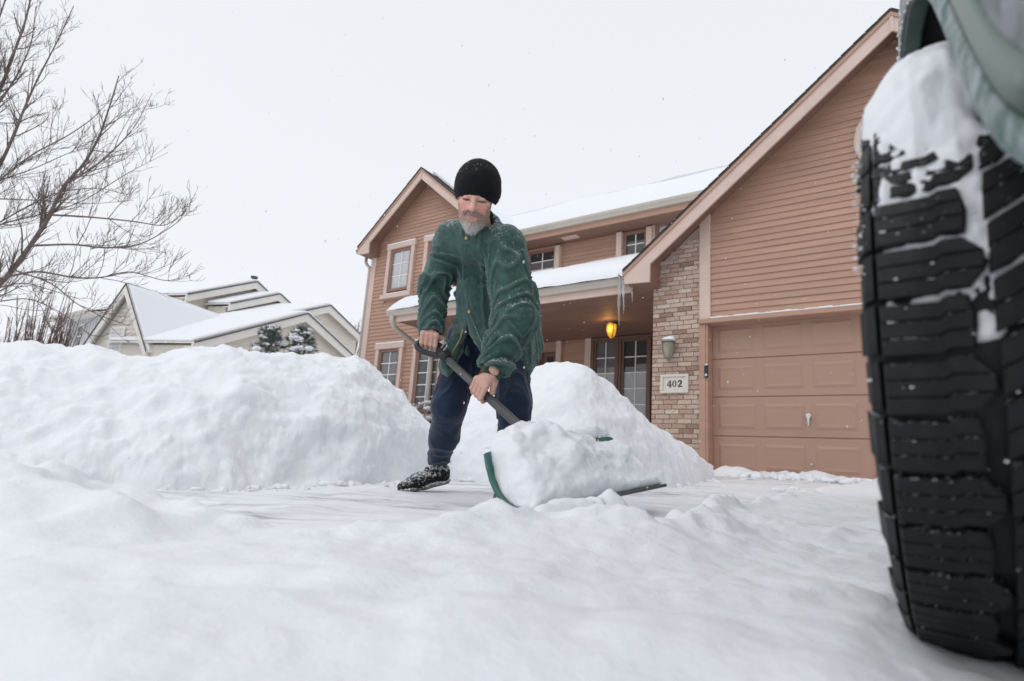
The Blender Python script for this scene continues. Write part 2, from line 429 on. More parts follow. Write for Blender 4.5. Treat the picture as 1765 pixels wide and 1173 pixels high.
box('door_header', -2.788, 2.288, 8.14, 8.42, 2.447, 2.512, M['siding'], H, bevel=.006)
sn = MB()
xs = np.linspace(-2.62, 2.12, 60)
for i in range(59): sn.box(xs[i], xs[i+1], 8.145, 8.205, 2.514, 2.532+.008*math.sin(i*1.7)*math.sin(i*.6))
sn.build('snow_strip', M['snow_fine'], H)
# ---- garage door
GD = box('garage_door', -2.70, 2.20, 8.415, 8.45, .33, 2.46, M['door_paint'], H)
pm = MB(); w2, h2 = .485, .335
e, dpt = .035, .016
pm.add([(0,0,0),(w2,0,0),(w2,0,h2),(0,0,h2),(e,-.011,e),(w2-e,-.011,e),(w2-e,-.011,h2-e),(e,-.011,h2-e),(e*2,-.006,e*2),(w2-e*2,-.006,e*2),(w2-e*2,-.006,h2-e*2),(e*2,-.006,h2-e*2)],
       [(0,1,5,4),(1,2,6,5),(2,3,7,6),(3,0,4,7),(4,5,9,8),(5,6,10,9),(6,7,11,10),(7,4,8,11),(8,9,10,11)])
pmesh = mesh('door_panel', pm.V, pm.F)
for r in range(4):
    z0 = .375+r*.533
    box('door_section', -2.672, 2.172, 8.40, 8.4145, z0+.006, z0+.527, M['door_paint'], GD, bevel=.005)
    for c in range(8):
        o = link('door_panel', pmesh, M['door_paint'], GD); o.location = (-2.59+c*.597, 8.3985, z0+.1)
hn = MB(); hn.lathe((-1.458, 8.385, 1.185), [(.032, -.012), (.034, 0), (.03, .014)], 14, 'y')
hn.prism([(-1.478, 1.19), (-1.438, 1.19), (-1.448, 1.12), (-1.456, 1.055), (-1.466, 1.055), (-1.47, 1.12)], 'y', 8.355, 8.373); autosmooth(hn.build('door_handle', M['silver'], GD), 35)
MB().lathe((-1.44, 8.385, .58), [(.014, -.02), (.014, .02)], 10, 'y').build('door_bolt', M['silver'], GD)
# round gable vent
v = MB(); v.lathe((RX, 8.17, 4.68), [(.515, .03), (.52, .0), (.50, -.015), (.40, -.015), (.39, .01)], 48, 'y')
VN = autosmooth(v.build('gable_vent', M['trim'], H), 30)
for k in range(9): 
    z = 4.68-.34+k*.085; hw = math.sqrt(max(.39**2-(z-4.68)**2, .01)); MB().prism([(8.14, z-.035), (8.155, z-.04), (8.195, z+.03), (8.18, z+.035)], 'x', RX-hw, RX+hw).build('vent_slat', M['trim'], VN)
# ---- roofs
def gable_roof(name, rx, rz, rs, xe_l, xe_r, y0, y1, fh, front_box, snow=True, snow_th=.16, y1r=None):
    """two slopes, rake boards, soffits; front edge at y0"""
    f = lambda x: rz-rs*abs(x-rx)
    R = MB()
    for xe in (xe_l, xe_r):
        R.prism([(rx, rz), (xe, f(xe)), (xe, f(xe)+.03), (rx, rz+.03)] if xe < rx else [(rx, rz+.03), (xe, f(xe)+.03), (xe, f(xe)), (rx, rz)], 'y', y0-.03, y1)
    ro = R.build(name, M['shingle'], H)
    # ragged shingle tabs along the rake
    for xe in (xe_l, xe_r):
        tb = MB(); L = abs(xe-rx); n = int(L/.14)
        for k in range(n):
            a = rx+(xe-rx)*(k+.03)/n; b = rx+(xe-rx)*(k+1)/n; lift = .002+.005*random.random()
            tb.prism([(a, f(a)+.03), (b, f(b)+.03+lift), (b, f(b)+.038+lift), (a, f(a)+.035)], 'y', y0-.036-.006*random.random(), y0+.12)
        tb.build('shingle_edge', M['shingle'], ro)
    for xe in (xe_l, xe_r):
        sg = -1 if xe < rx else 1
        bx = xe-sg*.42
        poly = [(rx, rz), (xe, f(xe)), (xe+(-sg)*.03, f(xe)-.175), (bx, f(xe)-.19), (bx, f(bx)-fh), (rx, rz-fh)]
        fa = MB().prism(poly if sg > 0 else poly[::-1], 'y', y0, y0+.035).build('rake_board', M['trim'], ro)
        poly2 = [(rx, rz+.001), (xe, f(xe)+.001), (xe, f(xe)-.06), (rx, rz-.06)]
        MB().prism(poly2 if sg > 0 else poly2[::-1], 'y', y0-.02, y0-.001).build('rake_moulding', M['siding'], ro)
        so = [(rx, rz-.09), (bx, f(bx)-.09), (bx, f(bx)-.115), (rx, rz-.115)]
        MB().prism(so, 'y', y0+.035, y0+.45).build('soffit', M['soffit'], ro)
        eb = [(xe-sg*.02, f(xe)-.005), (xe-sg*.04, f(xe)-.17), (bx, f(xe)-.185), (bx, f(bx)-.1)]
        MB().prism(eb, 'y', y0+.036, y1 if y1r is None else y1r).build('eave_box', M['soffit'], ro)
    MB().box(rx-.022, rx+.022, y0-.012, y0-.0005, rz-fh-.02, rz-.01).build('rake_joint', M['trim'], ro)
    return ro, f
ro, f = gable_roof('garage_roof', RX, RZ, RS, -3.80, 3.30, 7.8, 14.0, .262, True)
for xe in (-3.78, 3.28):
    p = MB(); nseg = 14
    sgn = -1 if xe < RX else 1
    p.prism([(RX, RZ+.05), (xe, f(xe)+.05), (xe, f(xe)+.12), (RX+sgn*.2, f(RX+sgn*.2)+.2), (RX, RZ+.2)], 'y', 8.15, 13.9); p.build('roof_snow', M['snow_fine'], ro, bevel=.03)
# gutter end of the garage's side eave
def gutter(name, par, p0, p1, along, mat='gutter', h=.115, d=.11):
    """K-style gutter; along 'x' (front edge at y=p) or 'y'"""
    a0, a1 = p0[0], p0[1]; q, zt = p1
    prof = [(0, 0), (d*.62, 0), (d*.75, h*.35), (d*.98, h*.62), (d, h), (d-.008, h), (d*.9, h*.66), (d*.68, h*.4), (d*.56, .008), (.008, .008), (.008, h), (0, h)]
    m = MB()
    if along == 'x': m.prism([(q-x, zt-h+z) for x, z in prof], 'x', a0, a1)
    else: m.prism([(q-x, zt-h+z) for x, z in prof], 'y', a0, a1)
    return m.build(name, M[mat], par)
gutter('side_gutter', H, (7.83, 11.0), (-3.79, 3.245), 'y')
# ---- porch
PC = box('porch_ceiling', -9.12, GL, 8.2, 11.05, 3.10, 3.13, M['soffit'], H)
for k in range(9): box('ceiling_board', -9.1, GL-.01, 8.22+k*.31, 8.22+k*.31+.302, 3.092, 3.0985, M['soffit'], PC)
box('porch_fascia', -9.14, -3.82, 8.165, 8.2, 3.045, 3.27, M['trim'], H, bevel=.005)
gutter('porch_gutter', H, (-9.2, -3.93), (8.163, 3.275), 'x')
pr2 = MB(); pr2.prism([(8.17, 3.29), (11.04, 4.55), (11.04, 4.60), (8.17, 3.335)], 'x', -9.17, -3.6); PR = pr2.build('porch_roof', M['shingle'], H)
pe = MB(); pe.prism([(8.2, 3.14), (9.79, 3.14), (9.79, 3.95), (8.2, 3.29)], 'x', -9.13, -9.10); pe.build('porch_gable_end', M['siding'], H)
# snow on a slope: heightfield slab with a rounded lip
def slope_snow(name, par, x0, x1, y0, y1, zf, th, lip=.16, seed=0, nx=140, ny=40, over=.05, side=.15):
    u = np.linspace(0, 1, nx); v = np.linspace(0, 1, ny)**1.6
    X, Y = np.meshgrid(x0+(x1-x0)*u, y0-over+(y1-y0+over)*v, indexing='ij')
    P = np.stack([X, Y, Y*0], -1)
    d = np.minimum((Y-(y0-over))/lip, 1); e = np.minimum(np.minimum(X-x0, x1-X)/side, 1)
    prof = np.sqrt(np.clip(1-(1-np.clip(d, 0, 1))**2, 0, 1))*np.sqrt(np.clip(1-(1-np.clip(e, 0, 1))**2, 0, 1))
    Z = zf(np.maximum(Y, y0-.02))+.01+(th+.035*fbm(P, .55, 4, seed)+.008*fbm(P, 5, 2, seed+3))*prof
    Y2 = Y+.03*fbm(P, 2.2, 3, seed+9)*(1-np.clip(d, 0, 1))
    V = np.stack([X, Y2, Z], -1).reshape(-1, 3); i = np.arange(nx*ny).reshape(nx, ny)
    Q = np.stack([i[:-1, :-1], i[1:, :-1], i[1:, 1:], i[:-1, 1:]], -1).reshape(-1, 4)
    return link(name, mesh_np(name, V, Q), M['snow_fine'], par)
slope_snow('porch_roof_snow', PR, -9.19, -3.62, 8.06, 11.03, lambda y: 3.275+(y-8.08)*.452, .22, .34, 3, side=.35)
# ---- left front wing
LX, LZ, LS = -10.02, 7.29, .837
lw = MB(); lt = lambda x: LZ-LS*abs(x-LX)
lw.prism([(-11.86, .3), (-8.18, .3), (-8.18, lt(-8.18)-.1), (LX, LZ-.1), (-11.86, lt(-11.86)-.1)], 'y', 9.8, 9.95)
lw.box(-11.86, -11.70, 9.95, 17.0, .3, 5.5); lw.box(-8.34, -8.18, 9.95, 11.05, .3, 5.5)
LW = lw.build('front_wing_wall', M['siding'], H)
holes = [(-11.28, -10.33, 4.19, 5.63), (-9.99, -9.04, 4.19, 5.63), (-11.31, -10.37, 1.2, 3.06), (-10.02, -9.08, 1.2, 3.06)]
siding(LW, 9.8, lambda z: max(-11.74, LX-(LZ-.1-z)/LS), lambda z: min(-8.2, LX+(LZ-.1-z)/LS), .5, 7.12, holes)
box('corner_board', -11.93, -11.74, 9.765, 9.9, .3, 5.62, M['trim'], H, bevel=.008)
window(-11.28, -10.33, 4.30, 5.60, 9.8, 2, 3, 'pane_pale', snow_head=True)
window(-9.99, -9.04, 4.30, 5.60, 9.8, 2, 3, 'pane_pale', snow_head=True)
window(-11.31, -10.37, 1.31, 3.03, 9.8, 2, 5, 'pane_mid', snow_head=True)
window(-10.02, -9.08, 1.31, 3.03, 9.8, 2, 5, 'pane_mid', snow_head=True)
ro2, f2 = gable_roof('wing_roof', LX, LZ, LS, -12.07, -7.97, 9.4, 14.5, .262, True)
p = MB(); p.prism([(LX, LZ+.05), (-7.99, f2(-7.99)+.05), (-7.99, f2(-7.99)+.1), (-9.5, f2(-9.5)+.16), (LX, LZ+.15)], 'y', 9.75, 14.4); p.build('roof_snow', M['snow_fine'], ro2, bevel=.03)
p = MB(); p.prism([(LX, LZ+.05), (-12.0, f2(-12.0)+.05), (-12.0, f2(-12.0)+.08), (LX-.4, f2(LX-.4)+.12), (LX, LZ+.12)], 'y', 9.9, 14.4); p.build('roof_snow', M['snow_fine'], ro2, bevel=.02)
gutter('side_gutter', H, (9.42, 14.0), (-12.07, 5.565), 'y')
MB().tube([(-12.13, 9.75, 5.44), (-12.13, 9.75, 5.33), (-12.08, 9.76, 5.24), (-11.99, 9.78, 5.17), (-11.975, 9.78, 5.05), (-11.975, 9.78, .4)], .042, 8).build('downspout', M['gutter'], H, smooth=True)
# porch downspout: from the gutter's left end back to the wall and down
MB().tube([(-9.06, 8.11, 3.17), (-9.06, 8.12, 3.06), (-9.08, 8.2, 2.96), (-9.2, 8.7, 2.86), (-9.38, 9.55, 2.70), (-9.42, 9.72, 2.62), (-9.42, 9.73, 2.45), (-9.42, 9.73, .4)], .05, 10).build('downspout', M['gutter'], H, smooth=True)
# ---- main body
mw = MB(); mw.box(-8.2, GL, 11.05, 11.2, .3, 5.42); mw.box(-11.8, GR, 18.4, 18.55, .3, 5.5); mw.box(GR-.15, GR, 14.0, 18.4, .3, 5.5); mw.box(GL+.16, GR-.15, 11.05, 11.2, 3.3, 5.42)
MW = mw.build('main_wall', M['siding'], H)
mh = [(-7.95, -6.91, 4.4, 5.5), (-5.52, -3.6, 4.4, 5.5), (-6.04, -4.62, .4, 3.2), (-8.2, -6.76, .4, 3.2)]
siding(MW, 11.05, lambda z: -8.18, lambda z: GL, 4.55, 5.37, mh)
siding(MW, 11.05, lambda z: -8.18, lambda z: GL, .6, 3.09, mh)
window(-7.95, -6.905, 4.45, 5.44, 11.05, 2, 3, 'pane_dark', tw=.13, sill=False, head=False, proud=.11, lower=(2, 'pane_mid'))
box('window_head', -7.95, -6.905, 11.0, 11.06, 5.31, 5.36, M['siding'], H)
window(-5.50, -4.70, 4.45, 5.47, 11.05, 2, 3, 'pane_dark', tw=.125, sill=False, head=False, proud=.11)
window(-4.72, -3.70, 4.45, 5.47, 11.05, 2, 3, 'pane_pale', tw=.06, sill=False, head=False, proud=.05)
# porch windows and entry
window(-6.02, -5.40, .95, 3.07, 11.05, 2, 6, 'pane_mid', sash='porch_frame', trim='porch_frame', tw=.05, sill=False, head=True, proud=.05, sw=.04, lower=(4, 'pane_curtain'))
window(-5.39, -4.70, .95, 3.07, 11.05, 2, 6, 'pane_dark', sash='porch_frame', trim='porch_frame', tw=.05, sill=False, head=True, proud=.05, sw=.05, lower=(4, 'pane_curtain'))
box('door_surround', -6.175, -6.03, 10.95, 11.06, .4, 3.09, M['trim'], H, bevel=.006)
box('door_surround', -6.895, -6.765, 10.95, 11.06, .4, 3.09, M['trim'], H, bevel=.006)
M['wood_door'] = simple('stained_door', (.12, .05, .024), .4, .3, (3, 3, .6), .1, .002)
FD = box('front_door', -8.1, -7.2, 11.0, 11.04, .45, 2.85, M['wood_door'], H)
for k in range(3): box('door_panel', -7.98, -7.32, 10.985, 11.0, .6+k*.75, 1.2+k*.75, M['wood_door'], FD, bevel=.02)
box('sidelight_frame', -7.2, -6.9, 10.99, 11.045, .45, 2.85, M['porch_frame'], H)
box('sidelight_pane', -7.13, -6.96, 10.98, 10.992, .9, 2.75, M['pane_dark'], H)
# main roof
mr = MB(); mz = lambda y: 5.55+.62*(y-10.5)
mr.prism([(10.5, mz(10.5)), (15.0, mz(15.0)), (19.5, mz(10.5)), (19.5, mz(10.5)+.05), (15.0, mz(15.0)+.05), (10.5, mz(10.5)+.05)], 'x', -12.1, 3.3)
MR = mr.build('main_roof', M['shingle'], H)
slope_snow('main_roof_snow', MR, -12.0, 3.25, 10.47, 15.05, lambda y: mz(y)+.05, .16, .3, 21, nx=200)
slope_snow('main_roof_snow', MR, -12.0, 3.25, -19.4, -14.95, lambda y: mz(30+y)+.05 if False else mz(30+y), .16, .3, 31, nx=60).scale = (1, -1, 1)
box('eave_fascia', -8.2, -3.2, 10.49, 10.53, 5.37, 5.56, M['siding'], H, bevel=.005)
gutter('eave_gutter', H, (-8.05, -3.2), (10.488, 5.625), 'x', h=.135)
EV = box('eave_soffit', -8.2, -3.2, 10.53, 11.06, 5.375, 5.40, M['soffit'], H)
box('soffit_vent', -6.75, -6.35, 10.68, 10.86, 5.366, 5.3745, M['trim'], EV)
box('porch_floor', -8.2, GL, 8.3, 11.04, .3, .44, M['concrete'], H)
# foundation / threshold
box('foundation', -11.85, -8.2, 9.86, 18.3, .0, .35, M['concrete'], H)
# ================================================================== SNOW GROUND, DRIVEWAY, BANKS
def interp(x, xs, ys): return np.interp(x, xs, ys)
def axis(parts):
    out = []
    for a, b, st in parts: out.append(np.arange(a, b, st))
    return np.unique(np.concatenate(out+[np.array([parts[-1][1]])]))
gx = axis([(-140, -20, 10), (-20, -4, .6), (-4, -2, .05), (-2, 2.2, .014), (2.2, 6, .05), (6, 20, .6), (20, 140, 10)])
gy = axis([(-60, -6, 6), (-6, .1, .25), (.1, 2.6, .0125), (2.6, 5, .03), (5, 9, .05), (9, 30, .5), (30, 160, 10)])
X, Y = np.meshgrid(gx, gy, indexing='ij')
YH = X*EY[0]+Y*EY[1]; XH = X*EX[0]+Y*EX[1]
P3 = np.stack([X, Y, X*0], -1)
plane = .04+.041*np.clip(YH, -6, 8.6)
# edge between loose foreground snow and the scraped path
edge = interp(X, [-3, -1.6, -1.0, -.5, 0, .35, .7, 1.2, 2.2, 3.6, 5.5], [1.1, 1.35, 1.62, 1.62, 1.72, 1.86, 2.25, 3.0, 4.6, 6.3, 8.6])
d_edge = edge-Y+.10*fbm(P3, 2.2, 3, 5)                       # >0 : foreground side
near = np.clip(d_edge/.22, 0, 1); near = near*near*(3-2*near)
thick = .030+.035*np.clip((-.55-X)/.5, 0, 1)*np.clip((Y-.6)/.6, 0, 1)
lumps = .016*fbm(P3, 2.6, 3, 11)+.012*np.abs(fbm(P3, 5.5, 3, 15))+.003*np.abs(fbm(P3, 17, 3, 19))+.0015*fbm(P3, 40, 2, 21)
cmask = np.exp(-(((X-.42)/.62)**2+((Y-1.78)/.34)**2))+.55*np.exp(-(((X+.75)/.7)**2+((Y-1.55)/.25)**2))+.5*np.exp(-((d_edge-.05)/.14)**2)
bil = lambda fr, sd_: 1-np.abs(fbm(P3+.03*fbm(P3, 9, 2, sd_+50)[..., None], fr, 3, sd_, .45))
lumps = lumps+np.clip(cmask, 0, 1)*(.040*(np.clip(bil(5.5, 211)-.35, 0, 1)-.25)+.016*(bil(14, 217)-.6))
ridge = np.exp(-((d_edge-.16)/.11)**2)*(.012+.038*np.clip(fbm(P3, 3.4, 3, 23)+.25, 0, 1.4))*np.clip(1.3-np.abs(X-.35)/2.2, .25, 1)
zz = plane-.03+near*(thick+lumps+.03)+ridge*(near > 0)
# soft furrow curving across the foreground
fur = (Y-(.86+.25*(X+.1)**2))/.05; zz += near*(.010*np.exp(-(fur-1.1)**2)-.011*np.exp(-fur**2))*np.clip(1.2-np.abs(X)/.9, 0, 1)
# mounds left
for (mx, my, mr, mh) in ((-.86, 1.30, .22, .05), (-1.25, 1.55, .35, .09), (-.62, 1.02, .14, .016), (-1.9, 1.7, .5, .16), (.25, 1.84, .11, .10), (.33, 1.82, .07, .075), (.14, 1.76, .12, .045), (.44, 1.86, .10, .045), (.58, 1.95, .14, .05), (.0, 1.60, .16, .03), (.75, 2.2, .2, .03), (.30, 1.6, .16, .03), (.62, 1.75, .12, .02), (-.30, 1.45, .16, .022), (-.12, 1.35, .10, .012)):
    zz += mh*np.exp(-(((X-mx)**2+(Y-my)**2)/mr**2))*(1+.45*fbm(P3, 8, 3, 31))
# off the drive, beyond the banks: deep snow
off = np.clip((-XH-3.2)/.8, 0, 1)*np.clip((YH-1.8)/1.2, 0, 1); off2 = np.clip((XH-4.2)/.8, 0, 1)
zz += np.maximum(off, off2)*(.42+.05*fbm(P3, .5, 3, 41)); zz += np.clip((Y-14)/60, 0, 1)*.4
far = np.clip((YH-8.2)/.3, 0, 1); zz = zz*(1-far)+far*np.maximum(zz, plane+.1*0)
# small drift against the garage door and the brick
drift = np.exp(-((YH-8.2)/.32)**2)*np.clip((XH+3.4)/.4, 0, 1)
zz += drift*(.10+.07*fbm(P3, 2.4, 3, 51)+.03*fbm(P3, 8, 2, 53))
# the tyre's own compressed track
tr = np.clip(1-np.abs(XH-.09)/.2, 0, 1)*np.clip((1.7-YH)/.3, 0, 1)*np.clip((YH-.55)/.25, 0, 1); zz -= .035*np.clip(tr*2.2, 0, 1)
i = np.arange(X.size).reshape(X.shape)
V = np.stack([X, Y, zz], -1).reshape(-1, 3); Q = np.stack([i[:-1, :-1], i[1:, :-1], i[1:, 1:], i[:-1, 1:]], -1).reshape(-1, 4)
GS = link('snow_ground', mesh_np('snow_ground', V, Q), M['snow']); tag(GS, kind='structure')
# scraped driveway: packed snow with pavement showing in streaks
m, n, b = nodes('scraped_driveway')
v = coords(n, (2.2, 14, 1)); mp = v.node; mp.inputs['Rotation'].default_value = (0, 0, rad(-12))
n1 = N(n, 'TexNoise', Scale=1.0, Detail=7.0, Roughness=.62, Distortion=.4); n.links.new(v, n1.inputs['Vector'])
v2 = coords(n, (.9, 1.5, 1)); n2 = N(n, 'TexNoise', Scale=1.0, Detail=3.0); n.links.new(v2, n2.inputs['Vector'])
mu = N(n, 'Math', operation='MULTIPLY'); n.links.new(n1.outputs['Fac'], mu.inputs[0]); n.links.new(n2.outputs['Fac'], mu.inputs[1])
r = ramp(n, [(.245, (.83, .845, .875)), (.31, (.64, .65, .675)), (.39, (.34, .345, .36))]); n.links.new(mu.outputs[0], r.inputs['Fac']); n.links.new(r.outputs[0], b.inputs['Base Color'])
b.inputs['Roughness'].default_value = .5; b.inputs['Specular IOR Level'].default_value = .4
bump(n, b, n1.outputs['Fac'], .35, .012); M['scraped'] = m
dx = axis([(-3, -1.8, .06), (-1.8, 1.8, .02), (1.8, 7, .06)]); dy = axis([(1.0, 4.2, .02), (4.2, 9.5, .06)])
X2, Y2 = np.meshgrid(dx, dy, indexing='ij'); P2 = np.stack([X2*.5, Y2*3.6-X2*.6, X2*0], -1); P2b = np.stack([X2, Y2, X2*0], -1)
Z2 = .04+.041*np.clip(X2*EY[0]+Y2*EY[1], -6, 8.3)+.004+.009*fbm(P2, 3, 4, 61)+.014*np.clip(fbm(P2b, 3.2, 4, 67)-.15, 0, 1)+.004*np.abs(fbm(P2b, 16, 3, 69))
i = np.arange(X2.size).reshape(X2.shape)
V = np.stack([X2, Y2, Z2], -1).reshape(-1, 3); Q = np.stack([i[:-1, :-1], i[1:, :-1], i[1:, 1:], i[:-1, 1:]], -1).reshape(-1, 4)
DW = link('driveway', mesh_np('driveway', V, Q), M['scraped']); tag(DW, kind='structure')

def bank(name, crest, base, back, seed, ns, ntt, pw=2.1, amp=1.0, smw=.022):
    """heap surface from a foot line over a crest to a back line; crest/base: world points"""
    c = np.array(crest); bs = np.array(base); k = np.linspace(0, 1, len(c)); s = np.linspace(0, 1, ns)
    def sm(A): 
        B = np.stack([np.interp(s, k, A[:, j]) for j in range(3)], -1); kk = max(3, int(ns*smw))|1; w = np.hanning(kk+2)[1:-1]; w /= w.sum()
        return np.stack([np.convolve(np.pad(B[:, j], kk//2, mode='edge'), w, 'valid') for j in range(3)], -1)
    C, B = sm(c), sm(bs); t = np.linspace(0, 1.9, ntt)
    T = t[None, :]; tf = np.clip(T, 0, 1)
    prof = 1-(1-tf)**pw
    hz = np.where(T <= 1, T, 1+(T-1)*back)
    Pxy = B[:, None, :2]+(C-B)[:, None, :2]*hz[..., None]
    drop = np.clip(T-1, 0, 1)
    Z = B[:, None, 2]+(C-B)[:, None, 2]*(prof-.5*drop**2)
    P = np.concatenate([Pxy, Z[..., None]], -1)
    i = np.arange(ns*ntt).reshape(ns, ntt); Q = np.stack([i[:-1, :-1], i[1:, :-1], i[1:, 1:], i[:-1, 1:]], -1).reshape(-1, 4)
    V = P.reshape(-1, 3).astype(np.float64); Nn = vnormals(V, Q)
    if Nn[:, 2].mean() < 0: Q = Q[:, ::-1]; Nn = -Nn
    f = np.clip(np.repeat(t[None, :], ns, 0).ravel()*9+.25, 0, 1)*amp
    e = (.055*fbm(V, 1.5, 3, seed)+.022*fbm(V, 5, 3, seed+5)+.016*np.maximum(fbm(V, 9, 3, seed+7), -.1)+.007*np.abs(fbm(V, 22, 3, seed+9)))*f+.03*(.5-np.abs(fbm(V, 3.2, 3, seed+13)))*f*(.4+.6*np.exp(-((V[:, 2]-.35)/.25)**2))
    V = V+Nn*e[:, None]
    return link(name, mesh_np(name, V, Q), M['snow'])
def gpt(px, Yd): 
    p = wy(px, 800, Yd); return (p[0], Yd, ground(p[0], Yd)-.06)
cr = [(-330, 616, 3.1), (-120, 612, 3.25), (0, 611, 3.4), (110, 615, 3.5), (230, 610, 3.6), (310, 596, 3.7), (400, 597, 3.85), (480, 606, 4.0), (560, 610, 4.15), (610, 616, 4.25), (655, 643, 4.35), (690, 672, 4.4), (722, 703, 4.45), (755, 752, 4.5), (790, 800, 4.5)]
bs = [(-420, 1.75), (-150, 1.95), (-20, 2.1), (100, 2.3), (200, 2.5), (300, 2.62), (400, 2.76), (480, 2.95), (560, 3.15), (620, 3.35), (660, 3.55), (690, 3.75), (715, 3.95), (745, 4.2), (790, 4.4)]
SB = bank('snowbank', [wy(*c) for c in cr], [gpt(*q) for q in bs], 1.6, 101, 420, 170, 1.75)
tag(SB, 'long high snowbank cut along the left side of the shovelled driveway', 'snowbank')
cr = [(745, 722, 5.6), (790, 682, 5.5), (840, 662, 5.4), (890, 650, 5.2), (930, 638, 5.0), (985, 620, 4.9), (1022, 640, 4.9), (1060, 678, 5.0), (1102, 716, 5.2), (1150, 752, 5.6), (1195, 782, 6.2), (1228, 806, 6.9)]
bs = [(745, 4.5), (790, 4.3), (840, 4.1), (885, 3.9), (930, 3.75), (985, 3.65), (1035, 3.7), (1080, 3.85), (1125, 4.1), (1165, 4.6), (1205, 5.4), (1240, 6.3)]
SP = bank('snow_pile', [wy(*c) for c in cr], [gpt(*q) for q in bs], 1.2, 131, 300, 150, 1.6, .75, .12)
tag(SP, 'steep rounded heap of snow behind the man, in front of the porch windows', 'snow pile')

# clods thrown by shovelling: real lumps, too many to count
def clod_mesh(seed):
    bm = bmesh.new(); bmesh.ops.create_icosphere(bm, subdivisions=3, radius=1.0)
    V = np.array([v.co[:] for v in bm.verts]); F = np.array([[v.index for v in f.verts] for f in bm.faces]); bm.free()
    V = V*(1+.42*fbm(V, 1.3, 3, seed)[:, None]+.34*(np.abs(fbm(V, 3.2, 3, seed+3))-.25)[:, None]); V[:, 2] *= .62
    return V, F
rng = np.random.default_rng(7); CV = []; CF = []; off_ = 0; protos = [clod_mesh(200+7*k) for k in range(9)]
def clod(x, y, r, dz=0.0, base=None):
    global off_
    v, f = protos[rng.integers(9)]; a = rng.uniform(0, 6.28); R = np.array([[math.cos(a), -math.sin(a), 0], [math.sin(a), math.cos(a), 0], [0, 0, 1]])
    z = (ground(x, y) if base is None else base)+r*.12+dz
    CV.append((v*(r*rng.uniform(.8, 1.25, 3)))@R.T+np.array([x, y, z])); CF.append(f+off_); off_ += len(v)
for k in range(230):                     # along the foot of the left bank
    q = rng.uniform(2, 13.99); j = int(q); px = bs and None
    bsl = [(-420, 1.75), (-150, 1.95), (-20, 2.1), (100, 2.3), (200, 2.5), (300, 2.62), (400, 2.76), (480, 2.95), (560, 3.15), (620, 3.35), (660, 3.55), (690, 3.75), (715, 3.95), (745, 4.2), (790, 4.4)]
    f = q-j; pxx = bsl[j][0]*(1-f)+bsl[min(j+1, 14)][0]*f; yy = bsl[j][1]*(1-f)+bsl[min(j+1, 14)][1]*f
    p = wy(pxx, 800, yy); clod(p[0]+rng.normal(0, .05), yy-abs(rng.normal(0, .09))+.10, .008+.022*rng.random()**3)
for k in range(14):                      # broken blocks at the bank's cut end
    p = wy(rng.uniform(560, 700), 800, 3.45); yy = rng.uniform(3.15, 3.7); clod(p[0]*yy/3.45, yy, rng.uniform(.015, .06), rng.uniform(-.02, .02))
for k in range(40):                      # foreground edge of the path
    x = rng.uniform(-1.1, 1.3); e_ = np.interp(x, [-1.0, -.5, 0, .35, .7, 1.2, 2.2], [1.62, 1.62, 1.72, 1.86, 2.25, 3.0, 4.6]); clod(x, e_-rng.uniform(-.05, .22), .005+.018*rng.random()**3, .004)
for (x, y, r, dz) in ((.24, 1.84, .030, .07), (.285, 1.84, .034, .085), (.33, 1.85, .026, .085), (.38, 1.86, .03, .05), (.19, 1.80, .03, .05), (.47, 1.9, .035, .02), (.14, 1.77, .045, .01), (.33, 1.75, .05, .02), (.1, 1.7, .05, .005), (.25, 1.7, .05, .01), (.55, 1.98, .04, .015)): clod(x, y, r, dz)
for k in range(70):                      # between drive and garage, against the door
    xh = rng.uniform(-3.0, -.3); yh = 8.1-abs(rng.normal(0, .35)); p = xh*EX+yh*EY; clod(p[0], p[1], .015+.06*rng.random()**2, .02)
for k in range(120):
    xh = rng.uniform(-3.2, .2); yh = rng.uniform(4.0, 8.0); p = xh*EX+yh*EY; clod(p[0], p[1], .008+.03*rng.random()**3)
for k in range(110):                     # foot of the right-hand heap
    bsr = [(745, 4.5), (840, 4.1), (930, 3.75), (985, 3.65), (1035, 3.7), (1080, 3.85), (1125, 4.1), (1165, 4.6), (1205, 5.4), (1240, 6.3)]
    q = rng.uniform(0, 8.99); j = int(q); f = q-j; pxx = bsr[j][0]*(1-f)+bsr[j+1][0]*f; yy = bsr[j][1]*(1-f)+bsr[j+1][1]*f
    p = wy(pxx, 800, yy); clod(p[0]+rng.normal(0, .06), yy-abs(rng.normal(0, .12))+.12, .01+.035*rng.random()**3)
o = link('snow_clods', mesh_np('snow_clods', np.concatenate(CV), np.concatenate(CF)), M['snow_fine']); tag(o, kind='stuff')
# ================================================================== TRUCK: tyre and wheel-arch corner close to the camera (house frame)
TK = empty('truck', Matrix.Rotation(YAW, 4, 'Z') @ Vector((.1, 1.15, .06)), YAW)
tag(TK, 'dark green truck seen at its snow-packed off-road tyre and wheel arch, right foreground', 'truck')
TO = Vector((.1, 1.15, .06))            # truck origin in the house frame
TR, TZ, TXL, TWD = .42, .485, -.073, .34  # tyre radius, axle height, left face, width
def tloc(x, y, z): return (x-TO.x, y-TO.y, z-TO.z)
m, n, b = nodes('tyre_rubber'); v = coords(n, (1, 1, 1))
n1 = N(n, 'TexNoise', Scale=60.0, Detail=6.0, Roughness=.7); n.links.new(v, n1.inputs['Vector'])
r = ramp(n, [(.35, (.005, .0052, .006)), (.66, (.010, .0105, .012)), (.84, (.035, .036, .04))]); n.links.new(n1.outputs['Fac'], r.inputs['Fac'])
ge = n.nodes.new('ShaderNodeNewGeometry'); sp = n.nodes.new('ShaderNodeSeparateXYZ'); n.links.new(ge.outputs['Normal'], sp.inputs[0])
